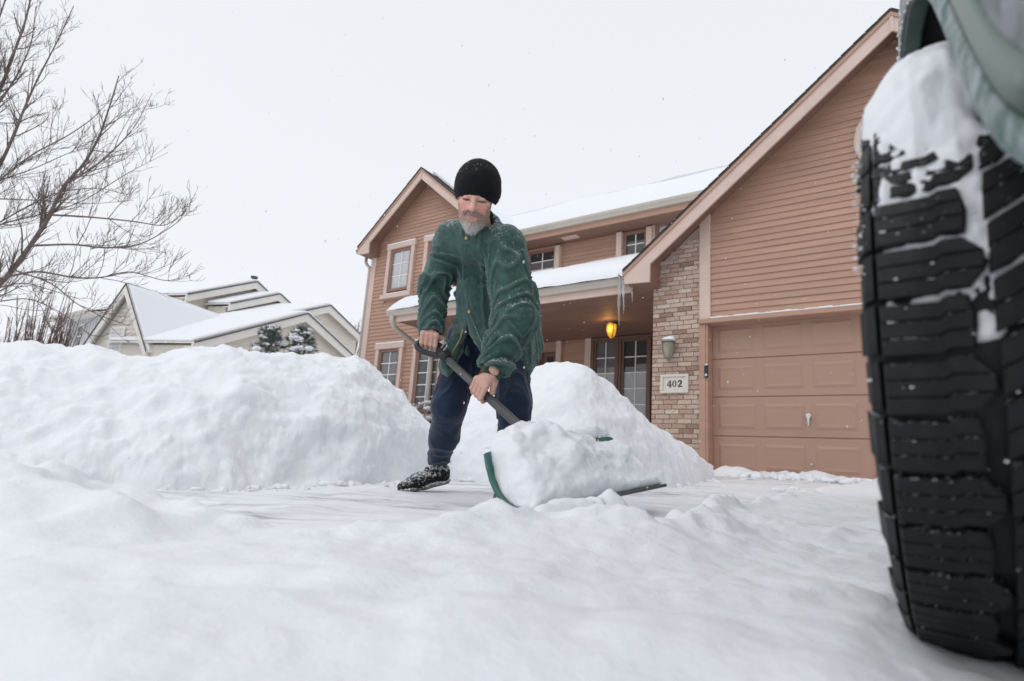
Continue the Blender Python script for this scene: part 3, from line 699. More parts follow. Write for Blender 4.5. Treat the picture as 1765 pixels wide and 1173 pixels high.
sdn = N(n, 'TexNoise', Scale=150.0, Detail=5.0, Roughness=.75); n.links.new(ge.outputs['Position'], sdn.inputs['Vector'])
sdm = N(n, 'Math', operation='MULTIPLY_ADD'); sdm.inputs[1].default_value = .17; n.links.new(sp.outputs['Z'], sdm.inputs[0]); n.links.new(sdn.outputs['Fac'], sdm.inputs[2])
sdr = ramp(n, [(.68, (0, 0, 0)), (.78, (.9, .9, .9))]); n.links.new(sdm.outputs[0], sdr.inputs['Fac'])
sdx = N(n, 'MixRGB'); n.links.new(sdr.outputs[0], sdx.inputs[0]); n.links.new(r.outputs[0], sdx.inputs[1]); sdx.inputs[2].default_value = (.8, .82, .85, 1); n.links.new(sdx.outputs[0], b.inputs['Base Color'])
n2 = N(n, 'TexNoise', Scale=12.0, Detail=4.0); n.links.new(v, n2.inputs['Vector']); b.inputs['Specular IOR Level'].default_value = .32; r2 = ramp(n, [(.4, (.5, .5, .5)), (.6, (.75, .75, .75))]); n.links.new(n2.outputs['Fac'], r2.inputs['Fac']); n.links.new(r2.outputs[0], b.inputs['Roughness'])
n3 = N(n, 'TexNoise', Scale=420.0, Detail=2.0); n.links.new(v, n3.inputs['Vector']); bump(n, b, n3.outputs['Fac'], .25, .001); M['rubber'] = m
def sheen(name, col, frost, lo=.42, hi=.62, rough=.35):
    """paint with snow dust stuck to it"""
    m, n, b = nodes(name); v = coords(n, (1, 1, 1)); a = N(n, 'TexNoise', Scale=26.0, Detail=6.0, Roughness=.68); n.links.new(v, a.inputs['Vector'])
    r = ramp(n, [(lo, col), (hi, frost)]); n.links.new(a.outputs['Fac'], r.inputs['Fac']); n.links.new(r.outputs[0], b.inputs['Base Color']); b.inputs['Roughness'].default_value = rough
    bump(n, b, a.outputs['Fac'], .2, .004); return m
M['green_paint'] = sheen('green_truck_paint', (.035, .09, .066), (.16, .23, .20), .58, .80)
M['frost_paint'] = sheen('frosted_truck_paint', (.09, .15, .13), (.40, .44, .45), .40, .64, .7)
M['grey_panel'] = sheen('frosted_grey_panel', (.10, .14, .13), (.40, .43, .44), .34, .62, .7)
M['green_dark'] = sheen('green_dark_paint', (.05, .085, .072), (.10, .14, .125), .5, .8)
M['well'] = simple('wheel_well_liner', (.008, .008, .009), .8, .3, (10, 10, 10), .2, .004)
# carcass
car = MB(); prof = []   # (radius, x)
c0 = TXL+TWD/2; hw = TWD/2
pr3 = [(.20, -hw+.055), (.235, -hw+.03), (.29, -hw+.006), (.335, -hw-.003), (.375, -hw+.004), (TR-.026, -hw+.014), (TR-.018, -hw+.03), (TR-.0145, -hw+.10), (TR-.0135, 0)]
pr3 = pr3+[(r_, -x_) for r_, x_ in pr3[-2::-1]]
NA = 96; V = []; F = []
for r_, x_ in pr3:
    for k in range(NA): a = 2*math.pi*k/NA; V.append((x_, -r_*math.cos(a), r_*math.sin(a)))
for i in range(len(pr3)-1):
    for k in range(NA): F.append((i*NA+k, i*NA+(k+1) % NA, (i+1)*NA+(k+1) % NA, (i+1)*NA+k))
mt = MB().add(V, F); TY = mt.build('tyre', M['rubber'], TK, smooth=True); TY.location = tloc(c0, 1.15, TZ)
rim = MB(); V = []; F = []
for r_, x_ in [(.06, -.06), (.07, -.10), (.12, -.10), (.185, -.085), (.205, -.11), (.206, .11), (.185, .1), (.06, .08)]:
    for k in range(32): a = 2*math.pi*k/32; V.append((x_, -r_*math.cos(a), r_*math.sin(a)))
for i in range(7):
    for k in range(32): F.append((i*32+k, i*32+(k+1) % 32, (i+1)*32+(k+1) % 32, (i+1)*32+k))
RM = rim.add(V, F).build('rim', M['silver'], TK, smooth=True); RM.location = tloc(c0, 1.15, TZ)
# tread blocks: polygon (u along the tread, w across) lifted off the carcass
def crown(w): d = abs(w-TWD/2)/(TWD/2); return TR-.003*d*d-.020*max(0, d-.82)**2/.0324
def block(poly, depth=.0135, top=0.0, ins=.0018):
    """chamfered block"""
    n = len(poly); cu = sum(p[0] for p in poly)/n; cw = sum(p[1] for p in poly)/n; V = []; F = []
    for lev in range(3):
        for (u, w) in poly:
            k = [0, 0, ins][lev]; L = math.hypot(u-cu, w-cw)+1e-9; uu, ww = u-(u-cu)/L*k, w-(w-cw)/L*k
            rr = crown(ww)-[depth+.002, ins*.8, 0][lev]+top; a = uu/TR; V.append((ww-TWD/2, -rr*math.cos(a), rr*math.sin(a)))
    for lev in range(2):
        for k in range(n): F.append((lev*n+k, lev*n+(k+1) % n, (lev+1)*n+(k+1) % n, (lev+1)*n+k))
    F.append(tuple(range(2*n, 3*n))); return V, F
NB = 42; PT = 2*math.pi*TR/NB
def shoulder(end):
    """three ribs parted by sipes; jog at two thirds, pointed inner end"""
    m = MB(); g = .0085; us = [0, (PT-g)/3, 2*(PT-g)/3, PT-g]
    m.add(*block([(0, .018), (0, .070), (.0055, .078), (.0055, .099), (PT*.5, .108+end), (PT-g+.0055, .097), (PT-g+.0055, .078), (PT-g, .070), (PT-g, .018)], top=-.0045))
    for k in range(3):
        a, b = us[k]+.0008*(k > 0), us[k+1]-.0008*(k < 2)
        e0 = [.098, .105+end, .105+end][k]; e1 = [.105+end, .105+end, .095][k]
        m.add(*block([(a, .019), (a, .071), (a+.0055, .079), (a+.0055, e0), (b+.0055, e1), (b+.0055, .079), (b, .071), (b, .019)], depth=.008))
    me = mesh('tread_block', m.V, m.F)
    bm = bmesh.new(); bm.from_mesh(me); bmesh.ops.recalc_face_normals(bm, faces=bm.faces); bm.to_mesh(me); bm.free(); return me
def centre(sg):
    m = MB(); g = .009; sk = .026*sg
    def pol(a, b, w0, w1): return [(a, w0+.002), (a+sk*.35, w0+.02), (a+sk, w1-.01), (a+sk*.9, w1), (b+sk*.9, w1+.004), (b+sk, w1-.008), (b+sk*.35, w0+.018), (b, w0+.004)]
    w0, w1 = (.113, .1665)
    m.add(*block(pol(0, PT-g, w0, w1), top=-.0045))
    for k in range(2):
        a, b = [(0, (PT-g)/2-.0008), ((PT-g)/2+.0008, PT-g)][k]; m.add(*block(pol(a, b, w0+.001, w1-.001), depth=.008))
    me = mesh('tread_block', m.V, m.F)
    bm = bmesh.new(); bm.from_mesh(me); bmesh.ops.recalc_face_normals(bm, faces=bm.faces); bm.to_mesh(me); bm.free(); return me
def lug(long):
    m = MB(); V = []; g = .008
    prof = [(TR-.017, .0165), (TR-.013, .0135), (TR-.022, .0045), (TR-(.075 if long else .048), -.004), (TR-(.078 if long else .05), .004)]
    for (r_, w) in prof:
        for u in (0, PT-g): a = u/TR; V.append((w-TWD/2, -r_*math.cos(a), r_*math.sin(a)))
    F = [(2*i, 2*i+1, 2*i+3, 2*i+2) for i in range(4)]+[(8, 9, 1, 0), (0, 2, 4, 6, 8), (9, 7, 5, 3, 1)]
    me = mesh('side_lug', V, F); bm = bmesh.new(); bm.from_mesh(me); bmesh.ops.recalc_face_normals(bm, faces=bm.faces); bm.to_mesh(me); bm.free(); return me
SH = [shoulder(.007), shoulder(-.006)]; CE = [centre(1)]; LG = [lug(True), lug(False)]
for k in range(NB):
    for me, name, mir, ph in ((SH[k % 2], 'tread_block', 1, 0), (SH[(k+1) % 2], 'tread_block', -1, .45), (CE[0], 'tread_block', 1, .30), (CE[0], 'tread_block', -1, .62), (LG[k % 2], 'side_lug', 1, .05), (LG[(k+1) % 2], 'side_lug', -1, .5)):
        if mir == -1 and False: continue
        o = link(name, me, M['rubber'], TY); o.scale = (mir, 1, 1); o.rotation_euler = (-(k+ph)*PT/TR, 0, 0)
    # narrow centre-right row
me2 = CE[0]
# snow packed over the tyre's crown and into the upper grooves
na, nw = 240, 130
A, Wd = np.meshgrid(np.linspace(rad(-14), rad(150), na), np.linspace(.004, TWD-.004, nw), indexing='ij')
P = np.stack([A*TR, Wd, A*0], -1)
ab = np.radians(np.interp(Wd, [-.02, .0, .02, .06, .10, .14, .18, .26, .36], [60, 50, 40, 22, 24, 33, 40, 46, 58]))+.10*fbm(P, 9, 3, 71)+.05*fbm(P, 30, 2, 75)
tt = (A-ab)
th = np.clip(tt/rad(42), -1, 1)
thick = np.where(th > 0, .060*th**.7*(1+.18*fbm(P, 9, 3, 77)), .06*th)+.006*np.abs(fbm(P, 28, 4, 79))*(th > -.1)+.012*fbm(P, 7, 2, 83)*np.clip(th*2, 0, 1)
thick *= np.clip(1.05-np.abs(Wd/TWD-.5)*.5, 0, 1)
groove = -.0030+.0075*fbm(P, 45, 3, 81)-.009*np.clip((rad(14)-A)/rad(20), 0, 1)-.02*np.clip((rad(-6)-A)/rad(5), 0, 1)
edge_w = np.minimum(Wd, TWD-Wd); roundw = np.where(edge_w < .05, -.022*(1-np.clip(edge_w/.05, 0, 1))**2*np.clip(th*2.5, .12, 1), 0)
cw = TR-.003-.02*np.clip(np.abs(Wd/TWD-.5)*2-.82, 0, 1)**2/.0324
groove = groove-.016*np.clip((.026-edge_w)/.008, 0, 1)
rr = cw+np.maximum(thick, groove)+roundw
V = np.stack([Wd-TWD/2, -rr*np.cos(A), rr*np.sin(A)], -1).reshape(-1, 3); i = np.arange(na*nw).reshape(na, nw)
Q = np.stack([i[:-1, :-1], i[:-1, 1:], i[1:, 1:], i[1:, :-1]], -1).reshape(-1, 4)
sn_ = link('snow_crust', mesh_np('snow_crust', V, Q), M['snow_fine'], TY); sn_['kind'] = 'stuff'
# loose crumbs clinging to blocks
rng = np.random.default_rng(3); CV = []; CF = []; off_ = 0
pv, pf = protos[0]
for k in range(260):
    a = rad(rng.uniform(-25, 62)); w = rng.uniform(.0, TWD*.9); 
    if rng.random() < .5: a = rad(rng.uniform(10, 55))
    r_ = crown(w)-.001; s_ = .0005+.0016*rng.random()**4
    CV.append(protos[k % 9][0]*s_+np.array([w-TWD/2, -r_*math.cos(a), r_*math.sin(a)])); CF.append(pf+off_); off_ += len(pv)
# ragged snow rim on the left shoulder
for k in range(140):
    a = rad(rng.uniform(5, 60)); r_ = TR-.018+rng.uniform(-.03, .006); s_ = .0008+.0022*rng.random()**3
    CV.append(protos[k % 9][0]*s_+np.array([rng.uniform(-.004, .008)-TWD/2, -r_*math.cos(a), r_*math.sin(a)])); CF.append(pf+off_); off_ += len(pv)
o = link('snow_crumbs', mesh_np('snow_crumbs', np.concatenate(CV), np.concatenate(CF)), M['snow_fine'], TY); o['kind'] = 'stuff'
# body round the arch: lip path in the house frame
lip = [(.25, .40, .455), (.13, .42, .462), (.082, .46, .478), (.055, .52, .512), (.046, .61, .588), (.038, .70, .70), (.030, .80, .83), (.021, .92, .97), (.008, 1.06, 1.10), (-.01, 1.2, 1.19), (-.028, 1.36, 1.22), (-.04, 1.5, 1.19), (-.046, 1.62, 1.09), (-.046, 1.72, .92), (-.046, 1.77, .7), (-.046, 1.78, .48)]
lip = np.array(lip); k = np.linspace(0, 1, len(lip)); s = np.linspace(0, 1, 90); LP = np.stack([np.interp(s, k, lip[:, j]) for j in range(3)], -1)
for _ in range(6): LP[1:-1] = .5*LP[1:-1]+.25*(LP[:-2]+LP[2:])
cen = np.array([0, 1.17, .40]); outd = LP-cen; outd[:, 0] = 0; outd /= np.linalg.norm(outd, axis=1)[:, None]
def strip(name, mat, o0, o1, x0, x1, lo=0, hi=90, bulge=0):
    """band along the arch between two outward offsets, with x offsets (positive = into the truck)"""
    nn = 7; V = []; 
    for i in range(lo, hi):
        for j in range(nn):
            t = j/(nn-1); p = LP[i]+outd[i]*(o0+(o1-o0)*t); V.append(tloc(p[0]+x0+(x1-x0)*t-bulge*math.sin(math.pi*t), p[1], p[2]))
    n_ = hi-lo; F = [(i*nn+j, (i+1)*nn+j, (i+1)*nn+j+1, i*nn+j+1) for i in range(n_-1) for j in range(nn-1)]
    o = link(name, mesh(name, V, F, True), M[mat], TK); md = o.modifiers.new('t', 'SOLIDIFY'); md.thickness = .004; md.offset = 0; return o
strip('arch_flange', 'green_dark', -.002, -.004, .0, .034)
strip('arch_lip', 'frost_paint', -.002, .045, .0, .0, 0, 52, bulge=.006)
strip('arch_lip', 'green_dark', -.002, .045, .0, .0, 51, 90, bulge=.004)
strip('fender', 'green_paint', .045, .10, .002, .002, bulge=.004)
strip('body_side', 'grey_panel', .10, .45, .003, .02, 0, 58)
strip('body_side', 'green_paint', .10, .50, .003, .02, 57, 90)
FV_ = []; FF_ = []; fo_ = 0
for k in range(120):
    i_ = rng.integers(48, 88); p = LP[i_]+outd[i_]*rng.uniform(-.004, .03); s_ = .0015+.004*rng.random()**2
    FV_.append(protos[k % 9][0]*s_+np.array(tloc(p[0]-.004, p[1], p[2]))); FF_.append(pf+fo_); fo_ += len(pv)
o = link('lip_snow', mesh_np('lip_snow', np.concatenate(FV_), np.concatenate(FF_)), M['snow_fine'], TK); o['kind'] = 'stuff'
# black liner drum behind the flange
V = []; F = []
for i in range(90):
    for x in (.030, .40): p = LP[i]+outd[i]*.03; V.append(tloc(LP[i, 0]+x, p[1], p[2]))
F = [(2*i, 2*i+1, 2*i+3, 2*i+2) for i in range(89)]
link('wheel_well', mesh('wheel_well', V, F, True), M['well'], TK)
MB().box(*[q for ab_ in zip(tloc(.38, .7, .4), tloc(.40, 1.75, 1.4)) for q in ab_]).build('inner_wall', M['well'], TK)
# dark plastic bumper corner with snow on its edge
bp_ = MB(); c = []
Fd = Field((-.05, -.85, .42), (.45, -.62, .80), .008)
bc = tloc(.14, .39, .62)
Fd.cone(tloc(.082, .40, .655), tloc(.30, .37, .64), .04, .05, .02); Fd.cone(tloc(.076, .43, .60), tloc(.30, .37, .585), .026, .04, .03)
V, Q = Fd.net(); link('bumper_end', mesh_np('bumper_end', V, Q), M['black_plastic'], TK)
Fd = Field((-.05, -.85, .42), (.2, -.62, .80), .006); Fd.ell(tloc(.068, .44, .668), (.02, .03, .02), k=.01); Fd.ell(tloc(.084, .42, .695), (.024, .03, .014), k=.02); Fd.ell(tloc(.06, .45, .64), (.010, .02, .022), k=.01)
V, Q = Fd.net(); V = V+.006*fbm(V, 60, 2, 5)[:, None]; o = link('bumper_snow', mesh_np('bumper_snow', V, Q), M['snow_fine'], TK); o['kind'] = 'stuff'
# rest of the body beyond: cab side, far wheel
MB().prism([tloc(0, y, z)[1:] for y, z in ((1.79, .48), (4.9, .48), (4.9, 1.15), (3.9, 1.2), (3.3, 1.75), (1.9, 1.78), (1.3, 1.45), (1.5, 1.25), (1.7, 1.0))], 'x', -.02-TO.x, 1.75-TO.x).build('cab_body', M['green_paint'], TK)
t2 = TY.copy(); COL.objects.link(t2); t2.location = tloc(1.6, 1.15, TZ)
t3 = TY.copy(); COL.objects.link(t3); t3.location = tloc(c0+.08, 4.2, TZ+.12)
# ================================================================== MAN SHOVELLING
PS = empty('person', (-.15, 2.85, .13)); tag(PS, 'man in green work jacket, navy trousers and black beanie, bent over shovelling snow', 'person')
def lp(o): o.location = (.15, -2.85, -.13); return o       # meshes are built in world coordinates
def vec(p): return np.array(p, np.float64)
def unit(v): v = vec(v); return v/np.linalg.norm(v)
rsh, lsh = wy(781, 412, 2.62), wy(872, 424, 2.52)
relb, rwr = wy(749, 490, 2.80), wy(742, 578, 2.70)
lelb, lwr = wy(888, 548, 2.50), wy(846, 645, 2.49)
neck = wy(826, 392, 2.56); hc = vec((-.13, 2.94, .90))
rhip, lhip = wy(806, 588, 3.0), wy(868, 585, 2.92)
rkn, rank = wy(775, 700, 2.86), wy(755, 800, 3.12)
lkn, lank = wy(887, 694, 2.66), wy(885, 824, 2.76)
chest = wy(832, 470, 2.70)
# ---------------- materials
def cloth(name, col, var, snowy, worn_highlight=0, scale=1.0, rough=.85, lo=.56, hi=.66):
    m, n, b = nodes(name); v = coords(n, (1, 1, 1))
    a = N(n, 'TexNoise', Scale=16.0*scale, Detail=6.0, Roughness=.62); n.links.new(v, a.inputs['Vector'])
    r = ramp(n, [(.30, tuple(c*(1-var) for c in col)), (.52, col), (.75, tuple(min(1, c*(1+var)) for c in col))]); n.links.new(a.outputs['Fac'], r.inputs['Fac']); out = r.outputs[0]
    w = N(n, 'TexNoise', Scale=900.0, Detail=1.0); n.links.new(v, w.inputs['Vector'])
    if worn_highlight:  # fold ridges lightened: worn canvas plus highlights put into the colour
        ge = n.nodes.new('ShaderNodeNewGeometry'); rp = ramp(n, [(.49, (0, 0, 0)), (.56, (worn_highlight, worn_highlight, worn_highlight))]); n.links.new(ge.outputs['Pointiness'], rp.inputs['Fac'])
        mx = N(n, 'MixRGB', blend_type='MIX'); n.links.new(rp.outputs[0], mx.inputs[0]); n.links.new(out, mx.inputs[1]); mx.inputs[2].default_value = (*[min(1, c*1.5+.07) for c in col], 1); out = mx.outputs[0]
    if snowy:
        ge = n.nodes.new('ShaderNodeNewGeometry'); sp = n.nodes.new('ShaderNodeSeparateXYZ'); n.links.new(ge.outputs['Normal'], sp.inputs[0])
        s1 = N(n, 'TexNoise', Scale=75.0, Detail=5.0, Roughness=.75); n.links.new(v, s1.inputs['Vector'])
        s2 = N(n, 'TexNoise', Scale=7.0, Detail=2.0); n.links.new(v, s2.inputs['Vector'])
        ma = N(n, 'Math', operation='MULTIPLY_ADD'); ma.inputs[1].default_value = .16; n.links.new(sp.outputs['Z'], ma.inputs[0]); n.links.new(s1.outputs['Fac'], ma.inputs[2])
        mb = N(n, 'Math', operation='MULTIPLY_ADD'); mb.inputs[1].default_value = .22; n.links.new(s2.outputs['Fac'], mb.inputs[0]); n.links.new(ma.outputs[0], mb.inputs[2])
        rs = ramp(n, [(lo+.14, (0, 0, 0)), (hi+.2, (snowy, snowy, snowy))]); n.links.new(mb.outputs[0], rs.inputs['Fac'])
        mx = N(n, 'MixRGB'); n.links.new(rs.outputs[0], mx.inputs[0]); n.links.new(out, mx.inputs[1]); mx.inputs[2].default_value = (.82, .84, .87, 1); out = mx.outputs[0]
    n.links.new(out, b.inputs['Base Color']); b.inputs['Roughness'].default_value = rough; b.inputs['Specular IOR Level'].default_value = .2
    b.inputs['Sheen Weight'].default_value = .25 if max(col) > .03 else .05
    p = bump(n, b, a.outputs['Fac'], .25, .006); bump(n, b, w.outputs['Fac'], .2, .0008, p)
    return m
M['jacket'] = cloth('green_canvas', (.040, .090, .079), .36, .75, worn_highlight=.55, lo=.585, hi=.70)
M['jacket_in'] = cloth('dark_lining', (.012, .018, .02), .3, 0)
M['rib_knit'] = cloth('dark_green_rib', (.02, .05, .022), .3, 0, scale=3)
M['navy'] = cloth('navy_fleece', (.014, .026, .058), .25, .45, lo=.66, hi=.76)
M['beanie'] = cloth('black_knit', (.009, .009, .012), .3, .55, scale=3, lo=.64, hi=.76)
M['shoe'] = cloth('black_shoe_mesh', (.013, .012, .012), .4, .9, scale=3, lo=.53, hi=.62)
M['sole'] = cloth('snowy_sole', (.20, .19, .185), .6, .9, scale=3, lo=.47, hi=.55)
M['brass'] = simple('brass_snap', (.42, .33, .16), .35, .2, (40, 40, 40), .1, .001, metal=.8)
m, n, b = nodes('skin'); at = n.nodes.new('ShaderNodeVertexColor'); at.layer_name = 'tone'
v = coords(n, (1, 1, 1)); a = N(n, 'TexNoise', Scale=120.0, Detail=4.0); n.links.new(v, a.inputs['Vector']); r = ramp(n, [(.3, (.86, .84, .84)), (.7, (1.06, 1.04, 1.03))]); n.links.new(a.outputs['Fac'], r.inputs['Fac'])
mx = N(n, 'MixRGB', blend_type='MULTIPLY'); mx.inputs[0].default_value = 1; n.links.new(at.outputs['Color'], mx.inputs[1]); n.links.new(r.outputs[0], mx.inputs[2]); n.links.new(mx.outputs[0], b.inputs['Base Color'])
b.inputs['Roughness'].default_value = .5; b.inputs['Subsurface Weight'].default_value = .12; b.inputs['Subsurface Radius'].default_value = (.012, .005, .003); b.inputs['Subsurface Scale'].default_value = .6
bump(n, b, a.outputs['Fac'], .15, .0015); M['skin'] = m
m, n, b = nodes('beard_hair'); at = n.nodes.new('ShaderNodeVertexColor'); at.layer_name = 'tone'; n.links.new(at.outputs['Color'], b.inputs['Base Color']); b.inputs['Roughness'].default_value = .7; M['hair'] = m
def paint(me, col):
    ca = me.color_attributes.new('tone', 'FLOAT_COLOR', 'POINT'); c = np.ones((len(me.vertices), 4), np.float32); c[:, :3] = col; ca.data.foreach_set('color', c.ravel())
# ---------------- head frame: a = image right, b = up, c = face direction
HO = wy(821, 340, 2.40)
fc = unit((-.03, -.845, -.53)); ax = unit(np.cross((.03, 0, 1), -fc)); ax = unit(np.array([1, .06, -.055])-fc*np.dot([1, .06, -.055], fc)); up = np.cross(fc, ax)*-1
if up[2] < 0: up = -up
HM = np.stack([ax, up, fc])                    # rows: world -> head
def hd(a, b_, c): return HO+ax*a+up*b_+fc*c
Fh = Field(HO-.2, HO+.2, .0026)
Fh.ell(hd(0, .030, -.015), (.077, .098, .098), HM, .02)              # cranium
Fh.ell(hd(0, -.035, .030), (.062, .075, .062), HM, .03)              # face
Fh.ell(hd(0, -.090, .038), (.040, .042, .044), HM, .03)              # chin/jaw
for s in (-1, 1):
    Fh.ell(hd(s*.040, -.025, .058), (.026, .024, .022), HM, .02)     # cheekbone
    Fh.ell(hd(s*.038, -.070, .014), (.022, .042, .04), HM, .03)      # jaw angle
    Fh.ell(hd(s*.032, .008, .088), (.017, .010, .012), HM, .012, op='sub')   # socket
    Fh.ell(hd(s*.032, .003, .078), (.0155, .0115, .0125), HM, .006)  # lid over the eyeball
    Fh.cone(hd(s*.016, .020, .086), hd(s*.048, .021, .074), .007, .006, .012) # brow ridge
    Fh.ell(hd(s*.0135, -.036, .092), (.0085, .008, .010), HM, .006)  # nostril wing
    Fh.ell(hd(s*.080, .004, -.014), (.008, .022, .016), HM, .008)   # ear
    Fh.ell(hd(s*.0075, -.0455, .097), (.0035, .003, .004), HM, .003, op='sub')
    Fh.cone(hd(s*.022, -.034, .084), hd(s*.034, -.06, .072), .004, .004, .012) # nasolabial fold
Fh.cone(hd(0, .012, .088), hd(0, -.030, .108), .0095, .0125, .012)   # nose bridge
Fh.ell(hd(0, -.034, .107), (.0125, .0115, .0125), HM, .008)          # nose tip
Fh.cone(hd(-.020, -.0705, .083), hd(.020, -.0705, .083), .0052, .0052, .006); Fh.cone(hd(0, -.069, .089), hd(0, -.0695, .089), .005, .005, .006)
Fh.cone(hd(-.017, -.0815, .081), hd(.017, -.0815, .081), .0062, .0062, .006); Fh.cone(hd(-.021, -.0755, .088), hd(.021, -.0755, .088), .0016, .0016, .003, op='sub')
Fh.cone(hd(0, -.06, -.03), neck+(hc-neck)*.12, .056, .062, .03)      # neck
Vh, Qh = Fh.net(); Vh = relax(Vh, Qh, 1, .35)
q = (Vh-HO)@HM.T
base = np.array([.77, .455, .36]); colh = np.tile(base, (len(Vh), 1))
def blend(mask, c): 
    global colh; colh = colh*(1-mask[:, None])+np.array(c)*mask[:, None]
for s in (-1, 1):
    blend(np.clip(1.2-np.linalg.norm((q-[s*.042, -.03, .075])/[.028, .026, .05], axis=1), 0, 1)*.8, (.80, .33, .27))
    blend(np.clip(1.5-np.linalg.norm((q-[s*.032, .002, .088])/[.017, .0045, .03], axis=1), 0, 1)*.5, (.42, .24, .20))
    blend(np.clip(1.7-np.linalg.norm((q-[s*.032, -.0035, .09])/[.0160, .0034, .03], axis=1), 0, 1)*.95, (.035, .02, .018))
    blend(np.clip(1.4-np.linalg.norm((q-[s*.032, .022, .086])/[.022, .0045, .03], axis=1), 0, 1)*.85, (.14, .09, .07))
blend(np.clip(1.3-np.linalg.norm((q-[0, -.034, .108])/[.017, .018, .03], axis=1), 0, 1)*.6, (.78, .40, .33))
blend(np.clip(1.5-np.linalg.norm((q-[0, -.076, .09])/[.020, .010, .02], axis=1), 0, 1)*.9, (.62, .27, .24))
# ---------------- beard, moustache: solid under short hairs
rngb = np.random.default_rng(12)
def beardmask(q):
    a = np.abs(q[:, 0]); b_ = q[:, 1]; c = q[:, 2]
    low = np.clip((-.060-b_)/.012, 0, 1)                               # chin and below
    side = np.clip((a-.055+.25*np.clip(-.03-b_, 0, 1))/.010, 0, 1)*np.clip((-.012-b_)/.014, 0, 1)*np.clip((c+.035)/.02, 0, 1)
    mous = np.clip(1.35-np.linalg.norm((q-[0, -.056, .088])/[.036, .011, .035], axis=1), 0, 1)*3
    lips = np.clip(1.4-np.linalg.norm((q-[0, -.076, .090])/[.019, .0085, .03], axis=1), 0, 1)*4
    m_ = np.clip(np.maximum(np.maximum(low, side), mous), 0, 1)*np.clip(1-lips, 0, 1)
    return m_*np.clip((c+.045)/.03, 0, 1)
bmk = beardmask(q); blend(np.clip(bmk*.9, 0, .45), (.34, .24, .19))
nh = vnormals(Vh, Qh)
def hair_strands(name, nst):
    cand = np.where(bmk > .3)[0]; sel = rngb.choice(cand, nst); HV = []; HF = []; HC = []
    for ii in sel:
        p, qn, nn = Vh[ii], q[ii], nh[ii]
        down = -up*1.0+fc*.25; d = unit(nn*.55+down*.9+rngb.normal(0, .22, 3))
        chin = np.clip((-.082-qn[1])/.03, 0, 1)*np.clip((qn[2]-.0)/.03, 0, 1); mo = np.linalg.norm((qn-[0, -.056, .088])/[.036, .013, .04]) < 1.3
        if mo: d = unit(nn*.45-up*.7+ax*np.sign(qn[0]+rngb.normal(0, .006))*.9*min(1, abs(qn[0])/.015)+rngb.normal(0, .15, 3))
        L = (.0045+.021*chin*np.clip(1.45-abs(qn[0])/.036, .15, 1))*rngb.uniform(.6, 1.2) if not mo else rngb.uniform(.007, .011)
        w = np.cross(d, nn); w = unit(w+1e-6)*rngb.uniform(.0004, .0007)
        g = unit(d-up*.5); mid = p+d*L*.55; tip = mid+g*L*.5
        k0 = len(HV); HV += [p-w-nn*.002, p+w-nn*.002, mid+w*.8, mid-w*.8, tip]; HF += [(k0, k0+1, k0+2, k0+3), (k0+3, k0+2, k0+4, k0+4)]
        grey = rngb.random(); c1 = np.array([.46, .43, .40]) if grey > .55 else np.array([.19, .125, .09])
        if mo and grey > .8: c1 = np.array([.45, .4, .36])
        if not mo and rngb.random() < .15+1.3*chin: c1 = np.array([.72, .71, .69])
        HC += [c1*rngb.uniform(.75, 1.2)]*5
    me = mesh(name, HV, [f if f[2] != f[3] else f[:3] for f in HF]); ca = me.color_attributes.new('tone', 'FLOAT_COLOR', 'POINT')
    c = np.ones((len(HV), 4), np.float32); c[:, :3] = np.array(HC); ca.data.foreach_set('color', c.ravel()); return me
# ---------------- shovel geometry needed by the hands
s0, s1 = wy(765, 613, 2.68), wy(952, 787, 2.40)          # socket of the grip, end of the shaft
sdir_ = unit(s1-s0)
lh = s0+sdir_*np.dot(wy(833, 670, 2.56)-s0, sdir_)        # left hand on the shaft
# grip loop points
GRP = [wy(772, 616, 2.665), wy(752, 612, 2.69), wy(730, 606, 2.70), wy(719, 598, 2.71), wy(723, 589, 2.72), wy(740, 588, 2.72), wy(758, 595, 2.71), wy(770, 606, 2.69)]
rgc = wy(741, 590, 2.72); rga = unit(wy(757, 594, 2.72)-wy(724, 588, 2.72))
